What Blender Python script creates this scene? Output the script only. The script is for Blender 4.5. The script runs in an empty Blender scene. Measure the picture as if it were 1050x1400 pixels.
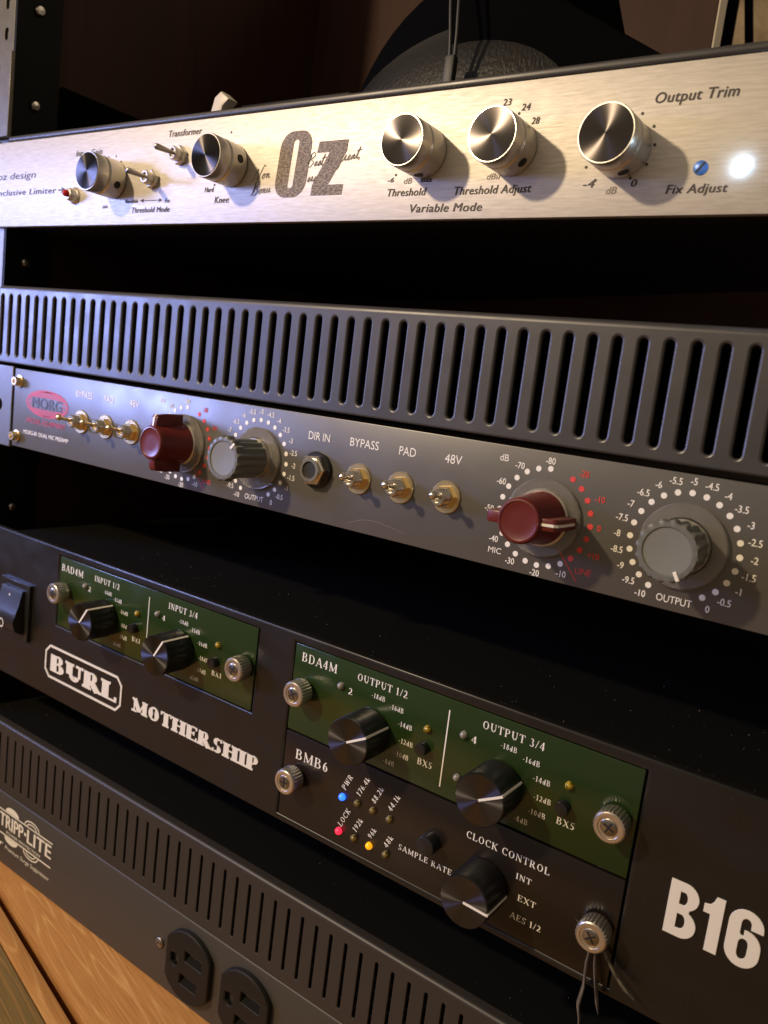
import bpy, bmesh, math, random
from mathutils import Vector, Matrix

random.seed(7)
S = 0.001                      # every length below is in millimetres
sc = bpy.context.scene
COL = sc.collection
PI = math.pi

# ------------------------------------------------------------------ camera
CAM = Vector((170.2, -257.3, 14.15))
yaw, pit, rol = 0.59405, -0.15102, -0.12439
Rm = (Matrix.Rotation(yaw, 3, 'Z') @ Matrix.Rotation(pit, 3, 'X') @ Matrix.Rotation(rol, 3, 'Y'))
right, fwd, up = Rm.col[0].copy(), Rm.col[1].copy(), Rm.col[2].copy()
cam_d = bpy.data.cameras.new('camera')
cam = bpy.data.objects.new('camera', cam_d)
COL.objects.link(cam)
M3 = Matrix((right, up, -fwd)).transposed()
cam.matrix_world = Matrix.Translation(CAM * S) @ M3.to_4x4()
cam_d.sensor_fit = 'HORIZONTAL'
cam_d.sensor_width = 36
cam_d.lens = 36 * 1104.3 / 1050
cam_d.clip_start = 0.005
cam_d.clip_end = 50
cam_d.dof.use_dof = True
cam_d.dof.focus_distance = (Vector((5, 0, -60)) - CAM).dot(fwd) * S
cam_d.dof.aperture_fstop = 25
sc.camera = cam

# ------------------------------------------------------------------ world, lamps, exposure
w = bpy.data.worlds.new('World')
sc.world = w
w.use_nodes = True
w.node_tree.nodes['Background'].inputs[0].default_value = (1.0, 0.80, 0.58, 1)
w.node_tree.nodes['Background'].inputs[1].default_value = 0.19

def lamp(name, kind, loc, target, energy, color, size=None, size_y=None, spread=None):
    d = bpy.data.lights.new(name, kind)
    d.energy = energy
    d.color = color
    if kind == 'AREA':
        d.size = size * S
        if spread: d.spread = math.radians(spread)
        if size_y:
            d.shape = 'RECTANGLE'
            d.size_y = size_y * S
        else:
            d.shape = 'DISK'
    elif size:
        d.shadow_soft_size = size * S
    o = bpy.data.objects.new(name, d)
    COL.objects.link(o)
    o.location = Vector(loc) * S
    v = Vector(target) - Vector(loc)
    o.rotation_euler = v.to_track_quat('-Z', 'Y').to_euler()
    return o

lamp('room_lamp', 'AREA', (-430, -640, 430), (-20, 0, 0), 7.2, (1.0, 0.77, 0.50), 46)
lamp('monitor_light', 'AREA', (-1000, -475, 115), (-230, 0, -20), 0.46, (0.34, 0.42, 1.0), 300, 210, 34)
lamp('wall_wash_lamp', 'AREA', (-420, -1500, 620), (-40, 0, 90), 3.7, (1.0, 0.81, 0.58), 2000, 760)  # no real fixture: added area light stands for bounce off the bright upper wall
lamp('hall_lamp', 'POINT', (420, 420, 520), (0, 0, 0), 1.6, (1.0, 0.82, 0.58), 60)  # added fill, no known lamp; lights the curtain shadowed by the back board
sc.view_settings.view_transform = 'Standard'
sc.view_settings.look = 'None'
sc.view_settings.exposure = 0.0
sc.view_settings.gamma = 1
sc.cycles.max_bounces = 8
sc.cycles.use_denoising = True

# ------------------------------------------------------------------ materials
def srgb(r, g, b):
    f = lambda c: (c / 255 / 12.92) if c / 255 <= 0.04045 else ((c / 255 + 0.055) / 1.055) ** 2.4
    return (f(r), f(g), f(b), 1)

def mat(name, col, rough=0.5, metal=0.0, noise=None, bump=None, spec=0.5, aniso=None, emit=None, trans=0, coat=0, alpha=1, rnoise=None, ior=None):
    """noise=(scale xyz, strength, second colour); bump=(scale xyz, strength, distance mm)"""
    m = bpy.data.materials.new(name)
    m.use_nodes = True
    nt = m.node_tree
    p = nt.nodes['Principled BSDF']
    p.inputs['Base Color'].default_value = (*col[:3], 1)
    p.inputs['Roughness'].default_value = rough
    p.inputs['Metallic'].default_value = metal
    p.inputs['Specular IOR Level'].default_value = spec
    if ior: p.inputs['IOR'].default_value = ior
    if trans: p.inputs['Transmission Weight'].default_value = trans
    if coat:
        p.inputs['Coat Weight'].default_value = coat
        p.inputs['Coat Roughness'].default_value = 0.08
    tc = None
    def coords(scale):
        nonlocal tc
        if tc is None:
            tc = nt.nodes.new('ShaderNodeTexCoord')
        mp = nt.nodes.new('ShaderNodeMapping')
        mp.inputs['Scale'].default_value = scale
        nt.links.new(tc.outputs['Object'], mp.inputs['Vector'])
        return mp.outputs[0]
    if noise:
        n = nt.nodes.new('ShaderNodeTexNoise')
        n.inputs['Scale'].default_value = 1
        n.inputs['Detail'].default_value = 5
        n.inputs['Roughness'].default_value = 0.65
        nt.links.new(coords(noise[0]), n.inputs['Vector'])
        r = nt.nodes.new('ShaderNodeValToRGB')
        r.color_ramp.elements[0].position = 0.5 - 0.5 * noise[1]
        r.color_ramp.elements[1].position = 0.5 + 0.5 * noise[1]
        r.color_ramp.elements[0].color = (*col[:3], 1)
        r.color_ramp.elements[1].color = (*noise[2][:3], 1)
        nt.links.new(n.outputs['Fac'], r.inputs['Fac'])
        nt.links.new(r.outputs[0], p.inputs['Base Color'])
    if rnoise:
        n = nt.nodes.new('ShaderNodeTexNoise')
        n.inputs['Scale'].default_value = 1
        n.inputs['Detail'].default_value = 4
        nt.links.new(coords(rnoise[0]), n.inputs['Vector'])
        mr = nt.nodes.new('ShaderNodeMapRange')
        mr.inputs['From Min'].default_value = 0.3
        mr.inputs['From Max'].default_value = 0.7
        mr.inputs['To Min'].default_value = rnoise[1]
        mr.inputs['To Max'].default_value = rnoise[2]
        nt.links.new(n.outputs['Fac'], mr.inputs['Value'])
        nt.links.new(mr.outputs[0], p.inputs['Roughness'])
    if bump:
        n = nt.nodes.new('ShaderNodeTexNoise')
        n.inputs['Scale'].default_value = 1
        n.inputs['Detail'].default_value = 3
        nt.links.new(coords(bump[0]), n.inputs['Vector'])
        b = nt.nodes.new('ShaderNodeBump')
        b.inputs['Strength'].default_value = bump[1]
        b.inputs['Distance'].default_value = bump[2] * S
        nt.links.new(n.outputs['Fac'], b.inputs['Height'])
        nt.links.new(b.outputs[0], p.inputs['Normal'])
    if aniso is not None:
        p.inputs['Anisotropic'].default_value = aniso
        t = nt.nodes.new('ShaderNodeTangent')
        t.direction_type = 'RADIAL'
        t.axis = 'Y'
        nt.links.new(t.outputs[0], p.inputs['Tangent'])
    if emit:
        p.inputs['Emission Color'].default_value = (*emit[0][:3], 1)
        p.inputs['Emission Strength'].default_value = emit[1]
    return m

M = {}
M['alu_face'] = mat('brushed_aluminium', (0.47, 0.44, 0.395), 0.52, 0.78, noise=((120, 60, 1300), 0.34, (0.60, 0.565, 0.515)),
                    bump=((260, 90, 3600), 0.16, 0.04), rnoise=((160, 40, 1500), 0.52, 0.64))
M['silver'] = mat('turned_silver', (0.66, 0.62, 0.55), 0.34, 0.95)
M['chrome'] = mat('bright_nickel', (0.70, 0.65, 0.56), 0.22, 1.0)
M['brass'] = mat('brass', (0.82, 0.66, 0.38), 0.28, 1.0)
M['dark_metal'] = mat('dark_lever_metal', (0.32, 0.29, 0.26), 0.28, 1.0)
M['spun_dark'] = mat('spun_dark_cap', (0.050, 0.045, 0.044), 0.25, 1.0, aniso=0.97)
M['spun_black'] = mat('spun_black_cap', (0.085, 0.085, 0.095), 0.33, 1.0, aniso=0.97)
M['ink_brown'] = mat('dark_brown_ink', (0.035, 0.028, 0.026), 0.6)
M['ink_worn'] = mat('worn_brown_ink', (0.075, 0.054, 0.050), 0.6, noise=((700, 700, 1500), 0.14, (0.25, 0.20, 0.165)))
M['ink_thin'] = mat('thin_script_ink', (0.16, 0.13, 0.105), 0.6)
M['vent_grey'] = mat('charcoal_powder_coat', (0.038, 0.036, 0.036), 0.40, 0.0, bump=((2600, 2600, 2600), 0.10, 0.05), rnoise=((60, 60, 60), 0.34, 0.46), spec=0.55)
M['preamp_grey'] = mat('grey_panel_paint', (0.080, 0.076, 0.071), 0.42, 0.0, bump=((2200, 2200, 2200), 0.06, 0.04), rnoise=((50, 50, 50), 0.34, 0.44), spec=0.8)
M['strip_grey'] = mat('charcoal_strip_paint', (0.050, 0.046, 0.040), 0.48, 0.0, bump=((1800, 1800, 1800), 0.10, 0.05), spec=0.5)
M['low_vent'] = mat('dark_brown_vent_paint', (0.030, 0.026, 0.023), 0.45, 0.0, bump=((1800, 1800, 1800), 0.10, 0.05), spec=0.5)
M['burl_black'] = mat('satin_black_panel', (0.0085, 0.0076, 0.0070), 0.34, 0.0, bump=((1500, 1500, 1500), 0.07, 0.04), rnoise=((38, 38, 70), 0.29, 0.43), spec=0.5)
M['clock_black'] = mat('dark_module_panel', (0.012, 0.009, 0.008), 0.24, 0.0, spec=0.5, bump=((900, 900, 900), 0.03, 0.04))
M['green'] = mat('dark_green_panel', (0.016, 0.034, 0.0085), 0.17, 0.0, spec=0.55, bump=((500, 500, 500), 0.02, 0.05), rnoise=((60, 60, 60), 0.12, 0.24))
M['black_case'] = mat('black_case_steel', (0.013, 0.012, 0.012), 0.42, 0.0, spec=0.5, bump=((1400, 1400, 1400), 0.15, 0.05))
M['dusty_top'] = mat('dusty_black_steel', (0.006, 0.006, 0.0055), 0.42, 0.0, spec=0.3, bump=((900, 900, 900), 0.2, 0.05))
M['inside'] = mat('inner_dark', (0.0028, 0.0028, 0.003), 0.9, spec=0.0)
M['black_plastic'] = mat('black_plastic', (0.012, 0.012, 0.013), 0.32, 0.0, bump=((1600, 1600, 1600), 0.06, 0.04))
M['rubber'] = mat('black_rubber', (0.012, 0.012, 0.012), 0.55)
M['red_plastic'] = mat('dark_red_plastic', (0.115, 0.014, 0.011), 0.34, 0.0, bump=((700, 700, 700), 0.04, 0.05), spec=0.5)
M['grey_plastic'] = mat('grey_knob_plastic', (0.135, 0.140, 0.128), 0.38, 0.0, bump=((900, 900, 900), 0.04, 0.05), spec=0.5)
M['grey_dish'] = mat('grey_knob_dish', (0.175, 0.182, 0.168), 0.48, 0.0, bump=((1500, 1500, 1500), 0.10, 0.05))
M['clear'] = mat('clear_acrylic', (0.88, 0.85, 0.80), 0.06, 0.0, trans=0.91, ior=1.46)
M['ink_white'] = mat('white_ink', (0.86, 0.84, 0.78), 0.42, spec=0.8)
M['ink_cream'] = mat('cream_ink', (0.82, 0.79, 0.68), 0.5, spec=0.7)
M['ink_red'] = mat('red_ink', (0.66, 0.050, 0.045), 0.5)
M['ink_logo_red'] = mat('logo_red_ink', (0.46, 0.045, 0.060), 0.5)
M['ink_logo_dark'] = mat('logo_dark_ink', (0.060, 0.055, 0.075), 0.5)
M['raised_white'] = mat('raised_cream_lettering', (0.76, 0.73, 0.64), 0.5)
M['slot_dark'] = mat('slot_shadow_plastic', (0.008, 0.008, 0.008), 0.6)  # near-black colour stands in for the shade inside slots and holes
M['led_white'] = mat('lit_white_led', (0.9, 0.95, 1), 0.3, emit=((0.48, 0.70, 1.0), 42))
M['led_blue'] = mat('lit_blue_led', (0.05, 0.12, 0.9), 0.2, emit=((0.012, 0.10, 1.0), 3.4))
M['led_red'] = mat('lit_red_led', (0.9, 0.03, 0.05), 0.2, emit=((1.0, 0.012, 0.04), 2.2))
M['led_amber'] = mat('lit_amber_led', (0.7, 0.35, 0.01), 0.2, emit=((1.0, 0.40, 0.01), 0.9))
M['led_amber_dim'] = mat('unlit_amber_led', (0.10, 0.065, 0.006), 0.12, noise=((1300, 1300, 1300), 0.12, (0.52, 0.36, 0.03)))
M['led_off'] = mat('unlit_olive_led', (0.05, 0.038, 0.010), 0.12, noise=((1300, 1300, 1300), 0.12, (0.26, 0.20, 0.06)))
M['led_clear'] = mat('unlit_clear_led', (0.36, 0.34, 0.30), 0.18, noise=((1500, 1500, 1500), 0.3, (0.16, 0.15, 0.13)))
M['red_lens'] = mat('red_lens', (0.42, 0.012, 0.016), 0.15)
M['blue_screw'] = mat('blue_trimmer', (0.05, 0.16, 0.55), 0.35, 0.2, emit=((0.05, 0.16, 0.55), 0.12))  # faint emission added to brighten the screw, which is no lamp
M['rail'] = mat('grey_zinc_rail', (0.105, 0.094, 0.074), 0.45, 0.55, noise=((160, 160, 160), 0.5, (0.15, 0.136, 0.108)), bump=((900, 900, 900), 0.2, 0.06))
M['rail_black'] = mat('black_rail_flange', (0.005, 0.005, 0.006), 0.6, spec=0.15)
M['cabinet'] = mat('red_brown_cabinet_wood', (0.026, 0.0095, 0.0055), 0.6, 0.0, spec=0.2, noise=((90, 90, 9), 0.6, (0.042, 0.0150, 0.0085)))
M['cabinet_edge'] = mat('pale_cut_board_edge', (0.55, 0.48, 0.38), 0.6)
M['leather'] = mat('black_wrinkled_leather', (0.007, 0.0062, 0.0058), 0.45, 0.0, bump=((900, 500, 420), 0.9, 0.5), spec=0.35)
M['matte_navy'] = mat('matte_navy_black', (0.0028, 0.003, 0.0038), 0.9, spec=0.0)
M['cloth'] = mat('beige_patterned_cloth', (0.42, 0.33, 0.22), 0.8, 0.0, noise=((9, 9, 14), 0.25, (0.20, 0.145, 0.08)))
M['white_plastic'] = mat('off_white_plastic', (0.55, 0.50, 0.42), 0.45)
M['string'] = mat('frayed_grey_plastic', (0.20, 0.17, 0.13), 0.35, noise=((700, 700, 90), 0.4, (0.018, 0.015, 0.012)))

M['dust'] = mat('pale_dust', (0.30, 0.28, 0.24), 0.9)

def wood_mat(name, c1, c2, c3, ang):
    m = bpy.data.materials.new(name)
    m.use_nodes = True
    nt = m.node_tree
    p = nt.nodes['Principled BSDF']
    tc = nt.nodes.new('ShaderNodeTexCoord')
    mp = nt.nodes.new('ShaderNodeMapping')
    mp.inputs['Rotation'].default_value = (0, 0, -ang)
    mp.inputs['Scale'].default_value = (3, 46, 20)
    nt.links.new(tc.outputs['Object'], mp.inputs['Vector'])
    n1 = nt.nodes.new('ShaderNodeTexNoise')
    n1.inputs['Scale'].default_value = 1.3
    n1.inputs['Detail'].default_value = 1
    nt.links.new(mp.outputs[0], n1.inputs['Vector'])
    mul = nt.nodes.new('ShaderNodeMath'); mul.operation = 'MULTIPLY'
    mul.inputs[1].default_value = 90
    nt.links.new(n1.outputs['Fac'], mul.inputs[0])
    sn = nt.nodes.new('ShaderNodeMath'); sn.operation = 'SINE'
    nt.links.new(mul.outputs[0], sn.inputs[0])
    mr = nt.nodes.new('ShaderNodeMapRange')
    mr.inputs['From Min'].default_value = -1
    nt.links.new(sn.outputs[0], mr.inputs['Value'])
    pw = nt.nodes.new('ShaderNodeMath'); pw.operation = 'POWER'
    pw.inputs[1].default_value = 10.0
    nt.links.new(mr.outputs[0], pw.inputs[0])
    mp2 = nt.nodes.new('ShaderNodeMapping')
    mp2.inputs['Rotation'].default_value = (0, 0, -ang)
    mp2.inputs['Scale'].default_value = (40, 2400, 900)
    nt.links.new(tc.outputs['Object'], mp2.inputs['Vector'])
    n2 = nt.nodes.new('ShaderNodeTexNoise')
    n2.inputs['Scale'].default_value = 1
    n2.inputs['Detail'].default_value = 5
    nt.links.new(mp2.outputs[0], n2.inputs['Vector'])
    mx = nt.nodes.new('ShaderNodeMix'); mx.data_type = 'RGBA'
    mx.inputs[6].default_value = (*c1, 1)
    mx.inputs[7].default_value = (*c2, 1)
    nt.links.new(pw.outputs[0], mx.inputs[0])
    mx2 = nt.nodes.new('ShaderNodeMix'); mx2.data_type = 'RGBA'
    mx2.inputs[7].default_value = (*c3, 1)
    r = nt.nodes.new('ShaderNodeMapRange')
    r.inputs['From Min'].default_value = 0.42
    r.inputs['From Max'].default_value = 0.75
    r.inputs['To Max'].default_value = 0.9
    nt.links.new(n2.outputs['Fac'], r.inputs['Value'])
    nt.links.new(r.outputs[0], mx2.inputs[0])
    nt.links.new(mx.outputs[2], mx2.inputs[6])
    nt.links.new(mx2.outputs[2], p.inputs['Base Color'])
    p.inputs['Roughness'].default_value = 0.42
    b = nt.nodes.new('ShaderNodeBump')
    b.inputs['Strength'].default_value = 0.25
    b.inputs['Distance'].default_value = 0.2 * S
    nt.links.new(n2.outputs['Fac'], b.inputs['Height'])
    nt.links.new(b.outputs[0], p.inputs['Normal'])
    return m

# ------------------------------------------------------------------ mesh helpers
class MB:
    """collects faces in millimetres"""
    def __init__(self):
        self.v, self.f = [], []
    def add(self, vs, fs):
        o = len(self.v)
        self.v += [tuple(v) for v in vs]
        self.f += [tuple(i + o for i in f) for f in fs]
        return self
    def box(self, x0, x1, y0, y1, z0, z1, bev=0, seg=2):
        bm = bmesh.new()
        bmesh.ops.create_cube(bm, size=1)
        for v in bm.verts:
            v.co = Vector(((x0 + x1) / 2 + v.co.x * (x1 - x0), (y0 + y1) / 2 + v.co.y * (y1 - y0), (z0 + z1) / 2 + v.co.z * (z1 - z0)))
        if bev:
            bmesh.ops.bevel(bm, geom=list(bm.edges), offset=bev, segments=seg, profile=0.5, affect='EDGES')
        self.bm(bm)
        return self
    def bm(self, bm, mtx=None):
        bm.verts.ensure_lookup_table()
        for i, v in enumerate(bm.verts): v.index = i
        vs = [(mtx @ v.co) if mtx else v.co.copy() for v in bm.verts]
        self.add(vs, [[v.index for v in f.verts] for f in bm.faces])
        bm.free()
        return self
    def lathe(self, prof, n=48, cx=0, cz=0, y=0, knurl=None, cap0=False, cap1=True):
        """prof: (radius, height outward from the panel); knurl: (number, depth, set of profile rows)"""
        vs, fs = [], []
        for j, (r, h) in enumerate(prof):
            for i in range(n):
                a = 2 * PI * i / n
                rr = r
                if knurl and j in knurl[2]:
                    rr = r * (1 - knurl[1] * (0.5 + 0.5 * math.cos(knurl[0] * a)))
                vs.append((cx + rr * math.cos(a), y - h, cz + rr * math.sin(a)))
        for j in range(len(prof) - 1):
            for i in range(n):
                k = (i + 1) % n
                fs.append((j * n + i, j * n + k, (j + 1) * n + k, (j + 1) * n + i))
        if cap1: fs.append(tuple((len(prof) - 1) * n + i for i in range(n)))
        if cap0: fs.append(tuple(reversed(range(n))))
        return self.add(vs, fs)
    def prism(self, pts, y0, y1, bev=0):
        """polygon in x,z pushed from y0 (back) to y1 (front, smaller y)"""
        n = len(pts)
        bm = bmesh.new()
        a = [bm.verts.new((x, y0, z)) for x, z in pts]
        f = bm.faces.new(a)
        r = bmesh.ops.extrude_face_region(bm, geom=[f])
        for v in [g for g in r['geom'] if isinstance(g, bmesh.types.BMVert)]:
            v.co.y = y1
        bmesh.ops.recalc_face_normals(bm, faces=list(bm.faces))
        if bev:
            ed = [e for e in bm.edges if all(abs(v.co.y - y1) < 1e-4 for v in e.verts)]
            bmesh.ops.bevel(bm, geom=ed, offset=bev, segments=2, profile=0.5, affect='EDGES')
        return self.bm(bm)
    def tube(self, pts, rad, n=10, flat=None):
        pts = [Vector(p) for p in pts]
        vs, fs = [], []
        for j, p in enumerate(pts):
            t = (pts[min(j + 1, len(pts) - 1)] - pts[max(j - 1, 0)]).normalized()
            u = t.cross(Vector((0.31, 0.2, 0.93)))
            if u.length < 0.1: u = t.cross(Vector((1, 0, 0)))
            u.normalize()
            q = t.cross(u)
            r = rad[j] if isinstance(rad, (list, tuple)) else rad
            for i in range(n):
                a = 2 * PI * i / n
                vs.append(p + u * r * math.cos(a) + q * r * math.sin(a) * (flat or 1))
        for j in range(len(pts) - 1):
            for i in range(n):
                k = (i + 1) % n
                fs.append((j * n + i, j * n + k, (j + 1) * n + k, (j + 1) * n + i))
        fs.append(tuple(reversed(range(n))))
        fs.append(tuple((len(pts) - 1) * n + i for i in range(n)))
        return self.add(vs, fs)
    def ribbon(self, pts, wd, y, close=False):
        """flat printed line of width wd through (x,z) points"""
        n = len(pts)
        P = [Vector((p[0], p[1])) for p in pts]
        vs, fs = [], []
        for i, p in enumerate(P):
            a = P[(i - 1) % n] if (close or i > 0) else p
            b = P[(i + 1) % n] if (close or i < n - 1) else p
            t = (b - a)
            t = t.normalized() if t.length > 1e-9 else Vector((1, 0))
            nn = Vector((-t.y, t.x))
            ww = wd[i] if isinstance(wd, (list, tuple)) else wd
            vs += [(p.x + nn.x * ww / 2, y, p.y + nn.y * ww / 2), (p.x - nn.x * ww / 2, y, p.y - nn.y * ww / 2)]
        m = n if close else n - 1
        for i in range(m):
            k = (i + 1) % n
            fs.append((2 * i, 2 * i + 1, 2 * k + 1, 2 * k))
        return self.add(vs, fs)
    def dot(self, x, z, r, y, n=20, rz=None):
        return self.add([(x + r * math.cos(2 * PI * i / n), y, z + (rz or r) * math.sin(2 * PI * i / n)) for i in range(n)], [tuple(range(n))])
    def mesh(self, name, m, smooth=None):
        me = bpy.data.meshes.new(name)
        me.from_pydata([(a * S, b * S, c * S) for a, b, c in self.v], [], self.f)
        bm = bmesh.new(); bm.from_mesh(me)
        bmesh.ops.recalc_face_normals(bm, faces=list(bm.faces))
        bm.to_mesh(me); bm.free()
        me.materials.append(m)
        if smooth:
            me.polygons.foreach_set('use_smooth', [True] * len(me.polygons))
            me.set_sharp_from_angle(angle=math.radians(smooth))
        me.update()
        return me
    def build(self, name, m, parent=None, at=(0, 0, 0), smooth=None, rot=None):
        return put(name, self.mesh(name, m, smooth), parent, at, rot)

def put(name, me, parent=None, at=(0, 0, 0), rot=None):
    o = bpy.data.objects.new(name, me)
    COL.objects.link(o)
    o.location = Vector(at) * S
    if rot: o.rotation_euler = rot
    if parent: o.parent = parent
    return o

def thing(name, label, cat, at=(0, 0, 0), group=None):
    o = bpy.data.objects.new(name, None)
    COL.objects.link(o)
    o.location = Vector(at) * S
    o.empty_display_size = 0.01
    return tag(o, label, cat, group)

def tag(o, label, cat, group=None, kind=None):
    o['label'] = label
    o['category'] = cat
    if group: o['group'] = group
    if kind: o['kind'] = kind
    return o

def flatplate(outer, holes, thick, bev, name):
    """2-D curve with holes, filled, extruded and bevelled; returned as raw data facing -y, front at y=0"""
    cu = bpy.data.curves.new(name, 'CURVE')
    cu.dimensions = '2D'
    cu.fill_mode = 'BOTH'
    cu.extrude = (thick / 2 - bev)
    cu.bevel_depth = bev
    cu.bevel_resolution = 2
    for ring in [outer] + [h[::-1] for h in holes]:
        sp = cu.splines.new('POLY')
        sp.points.add(len(ring) - 1)
        for p, (x, z) in zip(sp.points, ring): p.co = (x, z, 0, 1)
        sp.use_cyclic_u = True
    return eval_curve(cu, lambda v: (v.x, -v.z + thick / 2, v.y))

def eval_curve(cu, fn):
    o = bpy.data.objects.new('work_curve', cu)
    COL.objects.link(o)
    dg = bpy.context.evaluated_depsgraph_get()
    dg.update()
    ev = o.evaluated_get(dg)
    me = ev.to_mesh()
    vs = [fn(v.co) for v in me.vertices]
    fs = [tuple(p.vertices) for p in me.polygons]
    ev.to_mesh_clear()
    bpy.data.objects.remove(o)
    bpy.data.curves.remove(cu)
    return vs, fs

# ------------------------------------------------------------------ lettering
_tc = {}
def font_shape(s, bold=0.0, shear=0.0, space=1.0, res=3):
    key = (s, bold, shear, space)
    if key not in _tc:
        cu = bpy.data.curves.new('work_text', 'FONT')
        cu.body = s
        cu.offset = bold
        cu.shear = shear
        cu.space_character = space
        cu.resolution_u = res
        _tc[key] = eval_curve(cu, lambda v: (v.x, v.y))
    return _tc[key]

def text(mb, s, x0, x1, z, cap, y=-0.15, bold=0.0, shear=0.0, space=1.0, rot=0.0, thick=0.0, squeeze=None, dbl=0.0):
    """sans lettering between x0 and x1 on baseline z with cap height cap (x1 None: natural width)"""
    vs, fs = font_shape(s, bold, shear, space)
    if not vs: return
    lo = min(v[0] for v in vs); hi = max(v[0] for v in vs)
    kz = cap / 0.69
    kx = (x1 - x0) / (hi - lo) if x1 is not None else kz * (squeeze or 0.86)
    c, sn = math.cos(rot), math.sin(rot)
    out = []
    for v in vs:
        a, b = (v[0] - lo) * kx, v[1] * kz
        out.append((x0 + a * c - b * sn, y, z + a * sn + b * c))
    if thick:
        solid(mb, out, fs, thick)
    else:
        mb.add(out, fs)
        if dbl:                                    # heavier strokes: struck again a hair to the side
            for q, (ox, oz) in enumerate(((-dbl, 0), (dbl, 0), (0, dbl * .6))):
                mb.add([(a + ox, b - 0.012 * (q + 1), c2 + oz) for a, b, c2 in out], fs)

def ctext(mb, s, xc, zc, cap, **k):
    vs, fs = font_shape(s, k.get('bold', 0.0), k.get('shear', 0.0), k.get('space', 1.0))
    lo = min(v[0] for v in vs); hi = max(v[0] for v in vs)
    wd = (hi - lo) * cap / 0.69 * k.pop('squeeze', 0.86)
    text(mb, s, xc - wd / 2, xc + wd / 2, zc - cap / 2, cap, **k)

def solid(mb, vs, fs, thick):
    """front faces pushed out of the panel by thick, with side walls"""
    n = len(vs)
    front = [(x, y - thick, z) for x, y, z in vs]
    cnt = {}
    for f in fs:
        for a, b in zip(f, f[1:] + f[:1]):
            cnt[(a, b)] = cnt.get((a, b), 0) + 1
    sides = [(a, b, b + n, a + n) for (a, b) in cnt if (b, a) not in cnt]
    mb.add(list(vs) + front, [tuple(i + n for i in f) for f in fs] + sides)

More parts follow.
